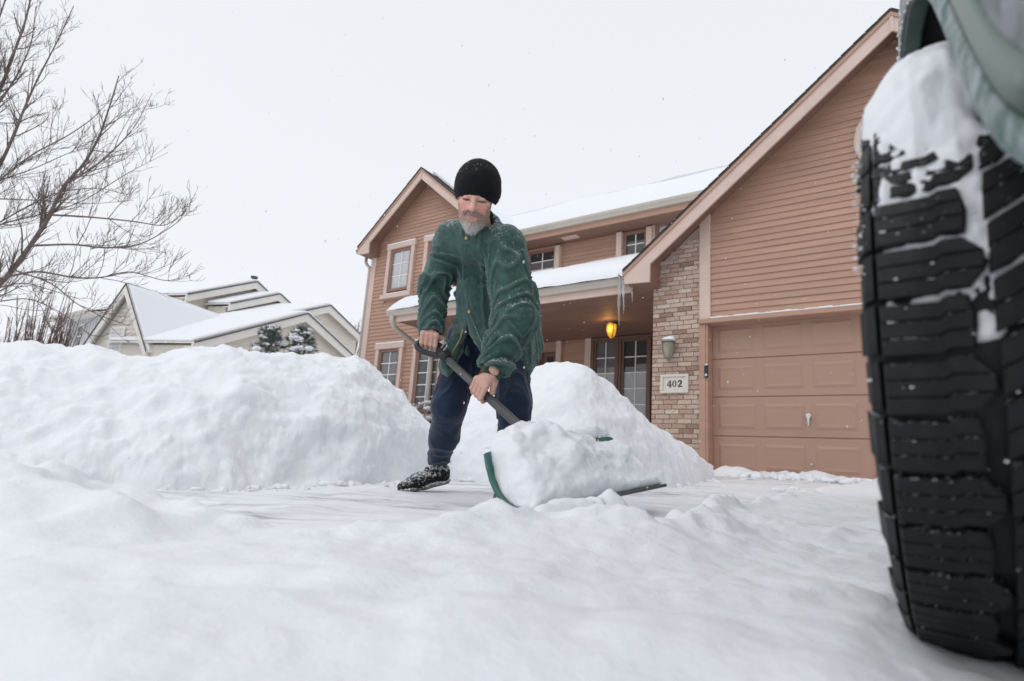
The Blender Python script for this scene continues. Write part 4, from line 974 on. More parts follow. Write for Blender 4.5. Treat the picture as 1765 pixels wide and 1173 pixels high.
# ---------------- body, arms, hands
Fb = Field((-.62, 2.2, .16), (.3, 3.35, 1.42), .0085)
chb = chest+np.array([.01, .07, .02]); Fb.cone(hc, chb, .10, .10, .05); Fb.cone(chb, neck, .10, .055, .03); Fb.cone(rsh, lsh, .05, .05, .03)
for A_, B_, C_ in ((rsh, relb, rwr), (lsh, lelb, lwr)): Fb.cone(A_, B_, .052, .042, .03); Fb.cone(B_, C_, .042, .029, .02)
for A_, B_, C_ in ((rhip, rkn, rank), (lhip, lkn, lank)): Fb.cone(A_, B_, .065, .045, .03); Fb.cone(B_, C_, .045, .026, .02)
Vb, Qb = Fb.net()
def hand(P, a, wr, front, rb, thumb_sign, rot=0.0):
    """hand closed round a bar through P with axis a; wr = wrist, front = side the knuckles face"""
    d = unit((wr-P)-a*np.dot(wr-P, a)); nrm = unit(np.cross(a, d)); 
    if np.dot(nrm, front) < 0: nrm = -nrm
    Fd = Field(np.minimum(P, wr)-.10, np.maximum(P, wr)+.10, .0028)
    R = rb+.0095; Ks = []
    pts = lambda off, ang, r_: P+a*off+(d*math.cos(ang)+nrm*math.sin(ang))*r_
    for k, off in enumerate((-.033, -.011, .011, .032)):
        sc = [1.0, 1.06, 1.0, .86][k] if thumb_sign < 0 else [.86, 1.0, 1.06, 1.0][k]
        r0 = .0102*(.9+.1*sc)
        K = pts(off*.95, .42, R+.032); J1 = pts(off, 1.30+.06*k, R+.0075); J2 = pts(off*1.02, 2.45, R+.001); T = pts(off*1.0, 3.75*sc+.1, R-.0005)
        Ks.append(K); Fd.cone(K, J1, .0115, r0, .004); Fd.cone(J1, J2, r0, r0*.93, .003); Fd.cone(J2, T, r0*.93, r0*.82, .003)
        Fd.ell(K+nrm*.002, (.011, .011, .011), None, .006); Fd.ell(J1+nrm*.001, (.0106, .0106, .0106), None, .003)
    W0 = wr
    for K in Ks: Fd.cone(W0+(K-W0)*.18, K-(K-W0)*.05, .020, .0125, .010, flat=(nrm, 1.15))
    Fd.cone(wr+(wr-P)*.25, W0+(P-W0)*.1, .030, .027, .012, flat=(nrm, 1.2))
    tb = wr+(P-wr)*.25+a*thumb_sign*.024-nrm*.012; t1 = P+a*thumb_sign*.046+d*.030-nrm*.008; t2 = pts(thumb_sign*.040, -.75, R+.004); t3 = pts(thumb_sign*.022, -1.65, R+.002)
    Fd.cone(tb, t1, .017, .0125, .010); Fd.cone(t1, t2, .0125, .0108, .004); Fd.cone(t2, t3, .0108, .0092, .003)
    V, Q = Fd.net(); V = relax(V, Q, 1, .3)
    c = np.tile(np.array([.68, .41, .32]), (len(V), 1))
    for K in Ks: c += np.clip(1-np.linalg.norm(V-K, axis=1)/.014, 0, 1)[:, None]*np.array([.05, -.05, -.05])
    J = [pts(o_, 1.3, R+.0075) for o_ in (-.033, -.011, .011, .032)]
    for K in J: c += np.clip(1-np.linalg.norm(V-K, axis=1)/.012, 0, 1)[:, None]*np.array([.03, -.07, -.06])
    return V, Q, np.clip(c, .05, 1)
front = unit((.05, -1, -.25))
Vr, Qr, Cr = hand(rgc, rga, rwr, front, .014, 1)
Vl, Ql, Cl = hand(lh, sdir_, lwr, unit((-.35, -1, .1)), .0195, 1)
VV = np.concatenate([Vb, Vh, Vr, Vl]); o1, o2, o3 = len(Vb), len(Vb)+len(Vh), len(Vb)+len(Vh)+len(Vr)
BD = mesh_np('body', VV, np.concatenate([Qb, Qh+o1, Qr+o2, Ql+o3])); paint(BD, np.concatenate([np.tile(base, (len(Vb), 1)), colh, Cr, Cl]))
lp(link('body', BD, M['skin'], PS))
BR = hair_strands('beard', 5600); lp(link('beard', BR, M['hair'], PS)); PS.children[-1]['label'] = 'short beard and moustache, brown at the lip and white at the chin'
# ---------------- beanie
Fn = Field(HO-.2, HO+.24, .0042)
Fn.ell(hd(0, .053, -.018), (.0965, .108, .112), HM, .02); Fn.ell(hd(0, .02, -.02), (.096, .085, .108), HM, .03)
def rimcut(P):
    qq = (P-HO)@HM.T.astype(np.float32); return (qq[..., 1]-(.020+.22*np.minimum(qq[..., 2]-.085, 0)-.30*np.maximum(np.abs(qq[..., 0])-.02, 0)-.002))
cut = rimcut(Fn._P(np.zeros(3, int), Fn.n)); Fn.F = np.maximum(Fn.F, -cut)
inn = Field(HO-.2, HO+.24, .0042); inn.ell(hd(0, .040, -.018), (.086, .088, .100), HM, .02); inn.ell(hd(0, .01, -.02), (.088, .09, .10), HM, .03); Fn.F = np.maximum(Fn.F, -inn.F)
V, Q = Fn.net(); V = relax(V, Q, 1, .4); nn = vnormals(V, Q); qq = (V-HO)@HM.T
ang = np.arctan2(qq[:, 0], qq[:, 2]); V = V+nn*(.0010*np.sin(ang*95)+.003*fbm(V, 14, 3, 5)+.0022*np.exp(-((qq[:, 1]-(.036+.22*np.minimum(qq[:, 2]-.085, 0)-.1*np.abs(qq[:, 0])))/.004)**2)*-1)[:, None]
lp(link('beanie', mesh_np('beanie', V, Q), M['beanie'], PS))
# ---------------- jacket
def segdist(P, a, b):
    a = a.astype(np.float32); b = b.astype(np.float32); ab = b-a; t = np.clip(((P-a)@ab)/float(ab@ab), 0, 1); return np.linalg.norm(P-a-t[..., None]*ab, axis=-1), t
JL, JH = np.array((-.56, 2.22, .52)), np.array((.34, 3.32, 1.46)); JV = .0066
def halfspace(P, pt, nrm): return (P-np.asarray(pt, np.float32))@unit(nrm).astype(np.float32)
side = unit(lsh-rsh)
Fj = Field(JL, JH, JV)                                                 # coat body
Fj.cone(rsh, lsh, .086, .090, .05); Fj.cone(wy(836, 392, 2.68), wy(864, 440, 2.76), .080, .12, .06)
Fj.cone(wy(828, 430, 2.68), wy(842, 500, 2.80), .132, .142, .06, flat=(unit(np.cross(side, chest-hc)), 1.1))
Fj.cone(wy(846, 500, 2.82), wy(854, 625, 2.88), .138, .140, .06)
Fj.cone(wy(868, 490, 2.84), wy(880, 640, 2.86), .140, .142, .06)       # seat / back of the coat
Fj.cone(wy(898, 510, 2.98), wy(902, 600, 2.98), .085, .110, .06)
Fj.cone(wy(818, 480, 2.74), wy(806, 560, 2.76), .078, .062, .04); Fj.cone(wy(800, 566, 2.76), wy(771, 632, 2.78), .046, .040, .03)       # open front edge hanging on the left
Fj.cone(wy(815, 500, 2.70), wy(850, 640, 2.74), .070, .062, .05)       # and on the right
Fj.cone(neck+(chest-neck)*.25, neck+unit(HO-neck)*.035+np.array([0, .01, .0]), .086, .079, .03)   # collar
P = Fj._P(np.zeros(3, int), Fj.n); F0 = Fj.F.copy()
h1, h2, h3 = wy(872, 655, 2.72), wy(944, 585, 3.05), wy(752, 642, 2.78)
hn = np.cross(h2-h1, h3-h1); hn = hn/np.linalg.norm(hn); hn = hn if hn[2] < 0 else -hn
hem = halfspace(P, h1, hn)+.010*np.sin(P[..., 0]*38+P[..., 1]*17).astype(np.float32)
Fj.F = np.maximum(Fj.F, hem)
ap, wl_, wr_ = wy(804, 543, 2.6), wy(766, 650, 2.6), wy(846, 650, 2.6)
e1 = unit(np.cross(wl_-ap, (0, 1, 0))); e1 = e1 if e1[0] < 0 else -e1
e2 = unit(np.cross(wr_-ap, (0, 1, 0))); e2 = e2 if e2[0] > 0 else -e2
wedge = np.maximum(np.maximum(halfspace(P, ap, e1), halfspace(P, ap, e2)), np.maximum(P[..., 1]-2.87, P[..., 2]-float(ap[2])))
Fj.F = np.maximum(Fj.F, -wedge)
shell = -(F0+.015)
Fj.F = np.maximum(Fj.F, np.where(halfspace(P, chest+(hc-chest)*.15, hc-chest) > 0, shell, -.05))
Fj.cone(neck+unit(HO-neck)*.02, neck+unit(HO-neck)*.12, .064, .072, .006, op='sub')
Fa = Field(JL, JH, JV)                                                 # sleeves
Fa.cone(rsh+[.01, 0, 0], relb, .086, .070, .05); Fa.cone(relb, rwr, .070, .055, .03); Fa.ell(relb+[-.004, .01, 0], (.070, .076, .070), None, .03)
Fa.cone(lsh-[.008, 0, 0], lelb, .094, .092, .05); Fa.cone(lelb, lwr, .088, .064, .035); Fa.ell(lelb+[.008, .0, -.005], (.086, .086, .084), None, .03)
A0 = Fa.F.copy()
for c_, dd_ in ((rwr+(relb-rwr)*.02, unit(rwr-relb)), (lwr+(lelb-lwr)*.06, unit(lwr-lelb))):
    cyl, _ = segdist(P, c_-dd_*.02, c_+dd_*.12); cut_ = np.maximum(-halfspace(P, c_, dd_), cyl-.12); Fa.F = np.maximum(Fa.F, -cut_)
    cyl, _ = segdist(P, c_-dd_*.07, c_+dd_*.02); Fa.F = np.maximum(Fa.F, np.where(cyl < .10, -(A0+.012), -.05))
kk_ = .018; h_ = np.clip(.5+.5*(Fj.F-Fa.F)/kk_, 0, 1); Fj.F = Fj.F*(1-h_)+Fa.F*h_-kk_*h_*(1-h_)
del A0, F0
V, Q = Fj.net(); V = relax(V, Q, 1, .4); Nn = vnormals(V, Q)
# folds
def folds(V, a, b, R, freq, amp, slant, seed, pwr=2.0):
    d, t = segdist(V.astype(np.float32), a, b); L = np.linalg.norm(b-a); axs = unit(b-a); r_ = V-(a+t[:, None]*(b-a))
    e1_ = unit(np.cross(axs, (0.2, 1, .1))); e2_ = np.cross(axs, e1_); phi = np.arctan2(r_@e2_, r_@e1_)
    ph = t*L*freq+slant*np.sin(phi+.6)+1.1*fbm(V, 5.5, 2, seed); w = np.clip(1.25-d/R*.75, 0, 1)*2; w = np.clip(w, 0, 1)*np.clip((t-.02)*8, 0, 1)*np.clip((1.02-t)*8, .25, 1)
    s = 1-np.abs(np.sin(ph*math.pi)); return amp*(s**pwr*1.6-.45)*w*(.55+.75*np.clip(fbm(V, 4, 2, seed+3)+.5, 0, 1.3))
D = folds(V, rsh, relb, .105, 11, .017, 1.3, 301, 3)+folds(V, relb, rwr, .09, 12, .016, 1.4, 311, 3)+folds(V, lsh, lelb, .118, 10, .021, 1.5, 321, 3.2)+folds(V, lelb, lwr, .10, 12, .017, 1.4, 331, 3)
dt, _ = segdist(V.astype(np.float32), chest, hc); armm = np.minimum(np.minimum(segdist(V.astype(np.float32), rsh, relb)[0], segdist(V.astype(np.float32), relb, rwr)[0]), np.minimum(segdist(V.astype(np.float32), lsh, lelb)[0], segdist(V.astype(np.float32), lelb, lwr)[0]))
wt = np.clip((armm-.09)/.05, 0, 1)
st = np.stack([V[:, 0]*9+V[:, 2]*1.5, V[:, 1]*7, V[:, 2]*2.6-V[:, 0]*1.2], -1)
D += wt*(.022*(1-np.abs(vn(st*1.0, 341)))**3-.008+.012*(1-np.abs(vn(st*1.9+3, 343)))**3-.004)
D += .0022*fbm(V, 38, 2, 351)
V = V+Nn*D[:, None]; V = relax(V, Q, 1, .25)
JK = lp(link('jacket', mesh_np('jacket', V, Q), M['jacket'], PS))
def onto(p, off=.004):
    j = np.argmin(((V-p)**2).sum(1)+0*V[:, 0]); return V[j]+Nn[j]*off, Nn[j]
def front_pt(px, py):
    """first jacket vertex met on the line of sight from the drive"""
    d = unit(ray(px, py)); rel = V-np.array([0, 0, CAMZ]); tt_ = rel@d; off = np.linalg.norm(rel-tt_[:, None]*d, axis=1); c_ = np.where(off < .009)[0]
    if len(c_) == 0: return None
    j = c_[np.argmin(tt_[c_])]; return V[j], Nn[j]
for (px, py, r_) in ((802, 408, .0085), (806, 537, .0085)):
    h_ = front_pt(px, py)
    if h_ is None: continue
    p, nn_ = h_; mb_ = MB(); mb_.lathe((0, 0, 0), [(r_, -.004), (r_, .002), (r_*.7, .004), (r_*.35, .0032)], 14)
    o = mb_.build('snap_button', M['brass'], JK, smooth=True); o.rotation_euler = Vector(nn_).to_track_quat('Z', 'Y').to_euler(); o.location = Vector(p)+Vector(nn_)*.003
# placket seam: a raised strip from collar to the opening
pts = [front_pt(px, py) for px, py in ((806, 405), (800, 430), (797, 455), (797, 480), (800, 505), (805, 530), (812, 552), (824, 580), (836, 605))]
pts = [p for p in pts if p is not None]
if len(pts) > 3: MB().tube([Vector(p)+Vector(nn_)*.001 for p, nn_ in pts], .0035, 6).build('placket_seam', M['jacket'], JK, smooth=True)
# zipper edge on the hanging flap
zp = [front_pt(px, py) for px, py in ((797, 566), (790, 584), (781, 602), (774, 620))]; zp = [p for p in zp if p is not None]
if len(zp) > 2: MB().tube([Vector(p)+Vector(nn_)*.002 for p, nn_ in zp], .004, 6).build('zipper', M['brass'], JK, smooth=True)
# knit cuff at the left wrist
MB().tube([lwr+(lelb-lwr)*.22, lwr+(lelb-lwr)*.06, lwr-(lelb-lwr)*.02], [.050, .044, .038], 18).build('knit_cuff', M['rib_knit'], JK, smooth=True)
# ---------------- trousers
Ft = Field((-.48, 2.35, .18), (.2, 3.3, 1.08), .0075)
Ft.cone(rhip+[0.02, 0, .02], lhip+[0, 0, .02], .115, .118, .05); Ft.cone(hc+[.02, 0, .02], hc+[.02, -.02, .10], .12, .11, .04)
Ft.cone(rhip, rkn, .112, .080, .05); Ft.cone(rkn, rkn*.5+rank*.5, .080, .076, .03); Ft.cone(rkn*.5+rank*.5, rank+[0, 0, .03], .076, .058, .03)
Ft.cone(lhip, lkn, .104, .076, .05); Ft.cone(lkn, lank*.5+lkn*.5, .076, .072, .03); Ft.cone(lank*.5+lkn*.5, lank+[0, 0, .03], .072, .060, .03)
V, Q = Ft.net(); Nn = vnormals(V, Q)
D = folds(V, rkn, rank, .09, 17, .008, .9, 401)*np.clip((.42-V[:, 2])*9, .12, 1)+folds(V, lkn, lank, .09, 15, .008, .8, 411)*np.clip((.38-V[:, 2])*9, .12, 1)+folds(V, rhip, rkn, .12, 5, .008, 2.2, 421, 3)+folds(V, lhip, lkn, .12, 5, .008, 2.2, 431, 3)+.003*fbm(V, 22, 2, 441)+.008*fbm(V, 5, 2, 451)
V = V+Nn*D[:, None]; V = relax(V, Q, 1, .3); TRS = lp(link('trousers', mesh_np('trousers', V, Q), M['navy'], PS))
dsp = [wy(850, 652, 2.66), wy(853, 675, 2.65), wy(855, 700, 2.65), wy(857, 722, 2.64)]
MB().tube(dsp, .0028, 6).build('drawstring', M['black_plastic'], TRS, smooth=True)
# ---------------- shoes
def shoe(toe, heel, ank, seed):
    toe, heel, ank = vec(toe), vec(heel), vec(ank); f_ = unit(toe-heel); L = np.linalg.norm(toe-heel); sd_ = unit(np.cross(f_, (0, 0, 1))); u_ = np.cross(sd_, f_)
    lo = np.minimum(np.minimum(toe, heel), ank)-.1; hi = np.maximum(np.maximum(toe, heel), ank)+.1
    F1 = Field(lo, hi, .0042); c = heel
    F1.cone(c+f_*.045+u_*.045, c+f_*.05+u_*.075, .038, .036, .02); F1.cone(c+f_*.06+u_*.055, c+f_*L*.62+u_*.042, .042, .042, .03, flat=(u_, 1.15)); F1.cone(c+f_*L*.6+u_*.040, c+f_*(L-.05)+u_*.030, .044, .036, .03, flat=(u_, 1.25))
    F1.cone(c+f_*.055+u_*.07, ank+(0, 0, .0), .044, .046, .03); F1.cone(c+f_*.11+u_*.085, c+f_*.17+u_*.062, .022, .02, .02)
    F1.cone(ank, ank+(0, 0, .07), .037, .037, .01, op='sub')
    V, Q = F1.net(); Nn = vnormals(V, Q); V = V+Nn*(.0016*fbm(V, 60, 2, seed))[:, None]
    o = lp(link('shoe', mesh_np('shoe', V, Q), M['shoe'], PS))
    F2 = Field(lo, hi, .0042); F2.cone(c+f_*.04+u_*.016, c+f_*L*.5+u_*.014, .040, .038, .02, flat=(u_, 2.3)); F2.cone(c+f_*L*.5+u_*.014, c+f_*(L-.052)+u_*.016, .040, .040, .02, flat=(u_, 2.4))
    V, Q = F2.net(); q_ = (V-c)@f_; sdv = np.abs((V-c)@sd_); V = V+np.outer((.003*np.sign(np.sin(q_*330)))*(sdv > .02), u_*0)+vnormals(V, Q)*(.0018*np.sin(q_*360))[:, None]
    so = link('sole', mesh_np('sole', V, Q), M['sole'], o)
    for k in range(5):
        t = .40+.075*k; MB().tube([c+f_*L*t+u_*(.088-.030*k*.28)+sd_*.022, c+f_*L*(t+.01)+u_*(.096-.034*k*.28), c+f_*L*t+u_*(.088-.030*k*.28)-sd_*.022], .0028, 6).build('lace', M['black_plastic'], o, smooth=True)
    MB().tube([c+f_*.012+u_*.10, c-f_*.004+u_*.115, c+f_*.004+u_*.125], .003, 6).build('pull_tab', M['black_plastic'], o, smooth=True)
shoe(wy(683, 853, 2.98), wy(775, 832, 3.16), rank+[.01, .0, -.03], 501)
shoe(wy(862, 884, 2.44), wy(884, 856, 2.74), lank+[0, .01, -.02], 511)

# ================================================================== SNOW SHOVEL
SV = empty('snow_shovel', (0, 0, 0)); tag(SV, 'snow shovel with grey shaft, black grip and green scoop held by the man', 'shovel')
SV.location = tuple(s1); OFF = Vector(-s1)
def sv(o): o.location = OFF; return o
M['shaft'] = simple('grey_shaft', (.085, .085, .088), .45, .2, (10, 10, 10), .15, .001)
M['grip'] = simple('black_grip', (.02, .021, .026), .5, .2, (16, 16, 16), .15, .001)
M['blade'] = sheen('green_blade', (.035, .13, .105), (.16, .28, .25), .55, .8, .4)
M['wear'] = simple('wear_strip', (.10, .10, .10), .5, .3, (20, 20, 20), .2, .002)
sh = MB(); sh.tube([s0-sdir_*.01, s0+sdir_*.25, s0+sdir_*.5, s1], [.0165, .0185, .0205, .023], 14); sv(sh.build('shaft', M['shaft'], SV, smooth=True))
lp_ = [Vector(p) for p in GRP]; pts = []
for i in range(len(lp_)):
    p0, p1_, p2_, p3_ = lp_[i-1], lp_[i], lp_[(i+1) % len(lp_)], lp_[(i+2) % len(lp_)]
    for k in range(4):
        t = k/4; pts.append(.5*((2*p1_)+(p2_-p0)*t+(2*p0-5*p1_+4*p2_-p3_)*t*t+(3*p1_-p0-3*p2_+p3_)*t**3))
pts += pts[:2]
gp_ = MB(); gp_.tube(pts, .0125, 10); gp_.tube([s0-sdir_*.035, s0+sdir_*.03], [.0245, .0225], 14); sv(gp_.build('grip', M['grip'], SV, smooth=True))
MB_ = MB(); MB_.tube([wy(764, 604, 2.65), wy(771, 596, 2.65), wy(768, 589, 2.66), wy(760, 600, 2.66)], .0025, 6); sv(MB_.build('hang_clip', M['silver'], SV, smooth=True))
# blade: scoop profile swept along the lip
L1, L2 = wy(918, 881, 2.12), wy(1142, 835, 2.50); e_ = unit(L2-L1); bk = unit(np.cross((0, 0, 1), e_)); bk = bk if bk[1] > 0 else -bk; uu = np.cross(e_, bk); uu = uu if uu[2] > 0 else -uu
pf_ = [(-.012, .0), (.03, -.006), (.08, -.008), (.13, .0), (.18, .022), (.225, .058), (.255, .10), (.275, .15), (.285, .20)]
def bladept(t, k, h, dx=0): 
    rnd = 1; return L1+(L2-L1)*t+bk*(k-.02*(2*t-1)**2*0)+uu*h
n1_, n2_ = 24, len(pf_); V = []; F = []
for i in range(n1_):
    t = i/(n1_-1); edge_ = abs(2*t-1)**8
    for (k, h_) in pf_: V.append(bladept(t, k-.018*edge_*(k/.28), h_-.012*edge_*(h_/.2)+.004*math.cos(t*38)*(h_ > .03)))
F = [(i*n2_+j, (i+1)*n2_+j, (i+1)*n2_+j+1, i*n2_+j+1) for i in range(n1_-1) for j in range(n2_-1)]
o = sv(link('blade', mesh('blade', V, F, True), M['blade'], SV)); md = o.modifiers.new('t', 'SOLIDIFY'); md.thickness = .007; md.offset = 0
BLD = o
# end flange of the scoop (the green curve seen at its left end)
for t in (0.0, 1.0):
    o = MB().tube([bladept(t, k-.018*(k/.28), h_-.012*(h_/.2)) for k, h_ in pf_[1:]], [.007, .009, .011, .0115, .011, .010, .009, .008], 8).build('blade_rim', M['blade'], BLD, smooth=True)
wv = MB(); 
a_, b_2 = bladept(0.0, -.016, -.001), bladept(1.0, -.016, -.001); wv.tube([a_, b_2], .0065, 8); wv.build('wear_strip', M['wear'], BLD, smooth=True)
MB().tube([s1-sdir_*.10, s1+sdir_*.02], [.024, .028], 12).build('socket', M['blade'], BLD, smooth=True)
# heaped load
lo = np.minimum(L1, L2)-np.array([.30, .10, .06]); hi = np.maximum(L1, L2)+.40
Fl = Field(lo, hi, .0072); LL = np.linalg.norm(L2-L1); prt = []
for (px, py) in ((838, 796), (862, 768), (890, 758), (915, 752), (940, 735), (957, 723), (968, 722), (982, 735), (1000, 745), (1022, 752), (1050, 764), (1080, 772), (1110, 790), (1138, 812)):
    d = ray(px, py); Ob = L1+bk*.16; t_ = ((Ob-np.array([0, 0, CAMZ]))@bk)/(d@bk); p = np.array([0, 0, CAMZ])+t_*d-Ob; prt.append(((p@e_)/LL, p@uu))
prt = np.array(prt)
P = Fl._P(np.zeros(3, int), Fl.n); rel = P-L1.astype(np.float32); kk = rel@bk.astype(np.float32); tt2 = (rel@e_.astype(np.float32))/LL; h2_ = rel@uu.astype(np.float32)
prof_h = np.interp(kk, [p[0] for p in pf_], [p[1] for p in pf_]).astype(np.float32)
top = np.interp(tt2, prt[:, 0], prt[:, 1]).astype(np.float32); nz_ = fbm(P, 6, 3, 601).astype(np.float32)
crn = (1-np.clip((.19-kk)/.215, 0, 1)**1.7)*np.clip((tt2-.012)/.07, 0, 1)**.4*np.sqrt(np.clip((1.01-tt2)/.06, 0, 1))
topk = np.maximum(top*crn*(1+.12*nz_), (prof_h+.025)*np.clip((tt2-.012)/.03, 0, 1)**.5*(kk > .1))+.018*fbm(P, 11, 3, 607).astype(np.float32)
Fl.F = np.maximum((h2_-topk)*.75, np.maximum(prof_h+.003-h2_, np.maximum(.014-tt2, tt2-1.0)*LL)); Fl.F = np.maximum(Fl.F, np.maximum(.002-kk, kk-.33)).astype(np.float32)
V, Q = Fl.net(); Nn = vnormals(V, Q); upn = np.clip(Nn[:, 2]*.8+.5, .15, 1)
V = relax(V, Q, 2, .5); Nn = vnormals(V, Q); V = V+Nn*(upn*(.012*fbm(V, 9, 4, 603)+.003*fbm(V, 50, 3, 611)))[:, None]
SL = link('snow_load', mesh_np('snow_load', V, Q), M['snow_fine']); tag(SL, 'heap of loose snow carried on the shovel scoop', 'snow', kind='stuff')
g_ = wy(485, 876, 2.22); lf = MB(); lf.add([g_+[-.012, 0, 0], g_+[0, -.008, .006], g_+[.014, .002, .012], g_+[.002, .008, .004], g_+[.0, 0, .002]], [(0, 1, 4), (1, 2, 4), (2, 3, 4), (3, 0, 4)])
M['dead_leaf'] = simple('dead_leaf', (.10, .05, .03), .7, .3, (60, 60, 60), .2, .001); o = lf.build('fallen_leaf', M['dead_leaf'], None); tag(o, 'tiny curled brown leaf lying on the scraped driveway', 'leaf')
# ================================================================== small fixtures on the house (their own things)
def at_h(o): o.parent = None; o.matrix_world = Matrix.Rotation(YAW, 4, 'Z') @ o.matrix_world; return o
def hthing(name, loc):
    p = Matrix.Rotation(YAW, 4, 'Z') @ Vector(loc); return empty(name, p, YAW)
# address plaque
pq = hthing('address_plaque', (-3.143, 8.19, 1.612)); tag(pq, 'cream address plaque with raised frame and black number 402 on brick pier', 'plaque')
m = MB(); m.box(-.198, .198, -.008, .012, -.128, .128); m.build('plate', M['plaque'], pq)
fr = MB()
for (a, b, c, d) in ((-.205, .205, .098, .134), (-.205, .205, -.134, -.098), (-.205, -.165, -.098, .098), (.165, .205, -.098, .098)): fr.box(a, b, -.03, .01, c, d)
fr.build('frame', M['plaque'], pq, bevel=.006)
def glyph(polys, x): 
    m = MB()
    for p in polys: m.prism([(x+a, b) for a, b in p], 'y', -.0125, -.0085)
    return m.build('numeral', M['ink'], pq)
h = .098
g4 = [[(.038, 0), (.056, 0), (.056, h), (.046, h), (.038, h*.86)], [(0, h*.25), (.072, h*.25), (.072, h*.36), (0, h*.36)], [(0, h*.36), (.012, h*.36), (.046, h), (.036, h*.93)], [(.028, 0), (.066, 0), (.066, .007), (.028, .007)]]
glyph([[(a, b-.049) for a, b in p] for p in g4], -.108)
ri = []
n = 20
for k in range(n):
    a0, a1 = 2*math.pi*k/n, 2*math.pi*(k+1)/n
    ri.append([(.031+.031*math.cos(a0), .049*math.sin(a0)), (.031+.031*math.cos(a1), .049*math.sin(a1)), (.031+.014*math.cos(a1), .043*math.sin(a1)), (.031+.014*math.cos(a0), .043*math.sin(a0))])
glyph(ri, -.03)
g2 = []
path = [(.006, .024, .008), (.012, .040, .008), (.028, .046, .007), (.046, .038, .011), (.050, .020, .012), (.042, .002, .011), (.024, -.018, .008), (.004, -.038, .005)]
for (x0, z0, w0), (x1, z1, w1) in zip(path[:-1], path[1:]):
    dx, dz = x1-x0, z1-z0; L = math.hypot(dx, dz); nx_, nz_ = -dz/L, dx/L
    g2.append([(x0-nx_*w0, z0-nz_*w0), (x1-nx_*w1, z1-nz_*w1), (x1+nx_*w1, z1+nz_*w1), (x0+nx_*w0, z0+nz_*w0)])
g2.append([(.001, -.049), (.058, -.049), (.064, -.026), (.057, -.031), (.001, -.035)]); g2.append([(.0, .018), (.014, .014), (.016, .028), (.004, .034)])
glyph(g2, .052)
# lanterns: cage of ribs round a seeded glass
def lantern(root, s, metal, gl, hang):
    """s = scale; origin at the glass centre; top ring above"""
    c = MB(); c.lathe((0, 0, .105*s), [(.02*s, .055*s), (.06*s, .045*s), (.095*s, .02*s), (.105*s, .0), (.10*s, -.012*s), (.085*s, -.012*s)], 20); autosmooth(c.build('cap', metal, root), 35)
    g = MB(); g.lathe((0, 0, 0), [(.082*s, .10*s), (.084*s, .05*s), (.078*s, -.02*s), (.06*s, -.09*s), (.03*s, -.135*s), (.006*s, -.145*s)], 20); g.build('glass', gl, root, smooth=True)
    for k in range(4):
        a = math.pi/4+k*math.pi/2; ca, sa = math.cos(a), math.sin(a)
        pts = [(.092*s*ca, .092*s*sa, .1*s), (.094*s*ca, .094*s*sa, .04*s), (.087*s*ca, .087*s*sa, -.03*s), (.068*s*ca, .068*s*sa, -.1*s), (.036*s*ca, .036*s*sa, -.147*s), (.004*ca, .004*sa, -.158*s)]
        MB().tube(pts, .0065*s, 6).build('rib', metal, root, smooth=True)
    MB().lathe((0, 0, -.165*s), [(.003*s, -.03*s), (.012*s, -.015*s), (.016*s, 0), (.012*s, .012*s)], 10).build('finial', metal, root, smooth=True)
def glow(name, col, e, col2):
    m, n, b = nodes(name); b.inputs['Base Color'].default_value = (*col2, 1); b.inputs['Roughness'].default_value = .35
    b.inputs['Emission Color'].default_value = (*col, 1)
    v = coords(n, (1, 1, 1)); gr = N(n, 'TexNoise', Scale=9.0, Detail=2.0); n.links.new(v, gr.inputs['Vector'])
    mr = N(n, 'MapRange'); mr.inputs['From Min'].default_value = .35; mr.inputs['From Max'].default_value = .65; mr.inputs['To Min'].default_value = e*.35; mr.inputs['To Max'].default_value = e*1.4
    n.links.new(gr.outputs['Fac'], mr.inputs['Value']); n.links.new(mr.outputs[0], b.inputs['Emission Strength']); return m
M['amber'] = glow('lit_amber_glass', (1.0, .46, .03), .8, (.6, .3, .05))
M['seed_glass'] = glass('seeded_glass', (.30, .28, .20), .25, .5)
cl = hthing('porch_ceiling_lamp', (-5.0, 9.85, 2.93)); tag(cl, 'lit amber glass lamp in a dark cage under the porch ceiling', 'lamp')
lantern(cl, 1.08, M['bronze'], M['amber'], True); MB().lathe((0, 0, .15), [(.15, .012), (.15, 0), (.06, -.02)], 20).build('ceiling_plate', M['bronze'], cl)
pl = bpy.data.lights.new('lamp_bulb', 'POINT'); pl.energy = 2.5; pl.color = (1, .55, .16); pl.shadow_soft_size = .04
plo = bpy.data.objects.new('lamp_bulb', pl); COL.objects.link(plo); plo.parent = cl; plo.location = (0, 0, .16+.0)
plo.location = (0.0, -0.16, 0.0)
wl = hthing('wall_lantern', (-3.198, 8.07, 2.10)); tag(wl, 'unlit pewter wall lantern with a cap of snow on the brick pier', 'lamp')
lantern(wl, .98, M['pewter'], M['seed_glass'], False)
MB().tube([(0, .12, -.02), (0, .1, -.06), (0, .07, .02), (0, .04, .1)], .013, 8).build('bracket', M['pewter'], wl, smooth=True)
MB().lathe((0, .115, -.02), [(.05, .012), (.05, -.004), (.02, -.012)], 16, 'y').build('back_plate', M['pewter'], wl, smooth=True)
Fd = Field((-.13, -.13, .08), (.13, .13, .22), .006); Fd.ell((.005, 0, .125), (.092, .092, .05), k=.01); Fd.ell((.045, 0, .15), (.045, .06, .032), k=.02)
V, Q = Fd.net(); link('snow_cap', mesh_np('snow_cap', V, Q), M['snow_fine'], wl)
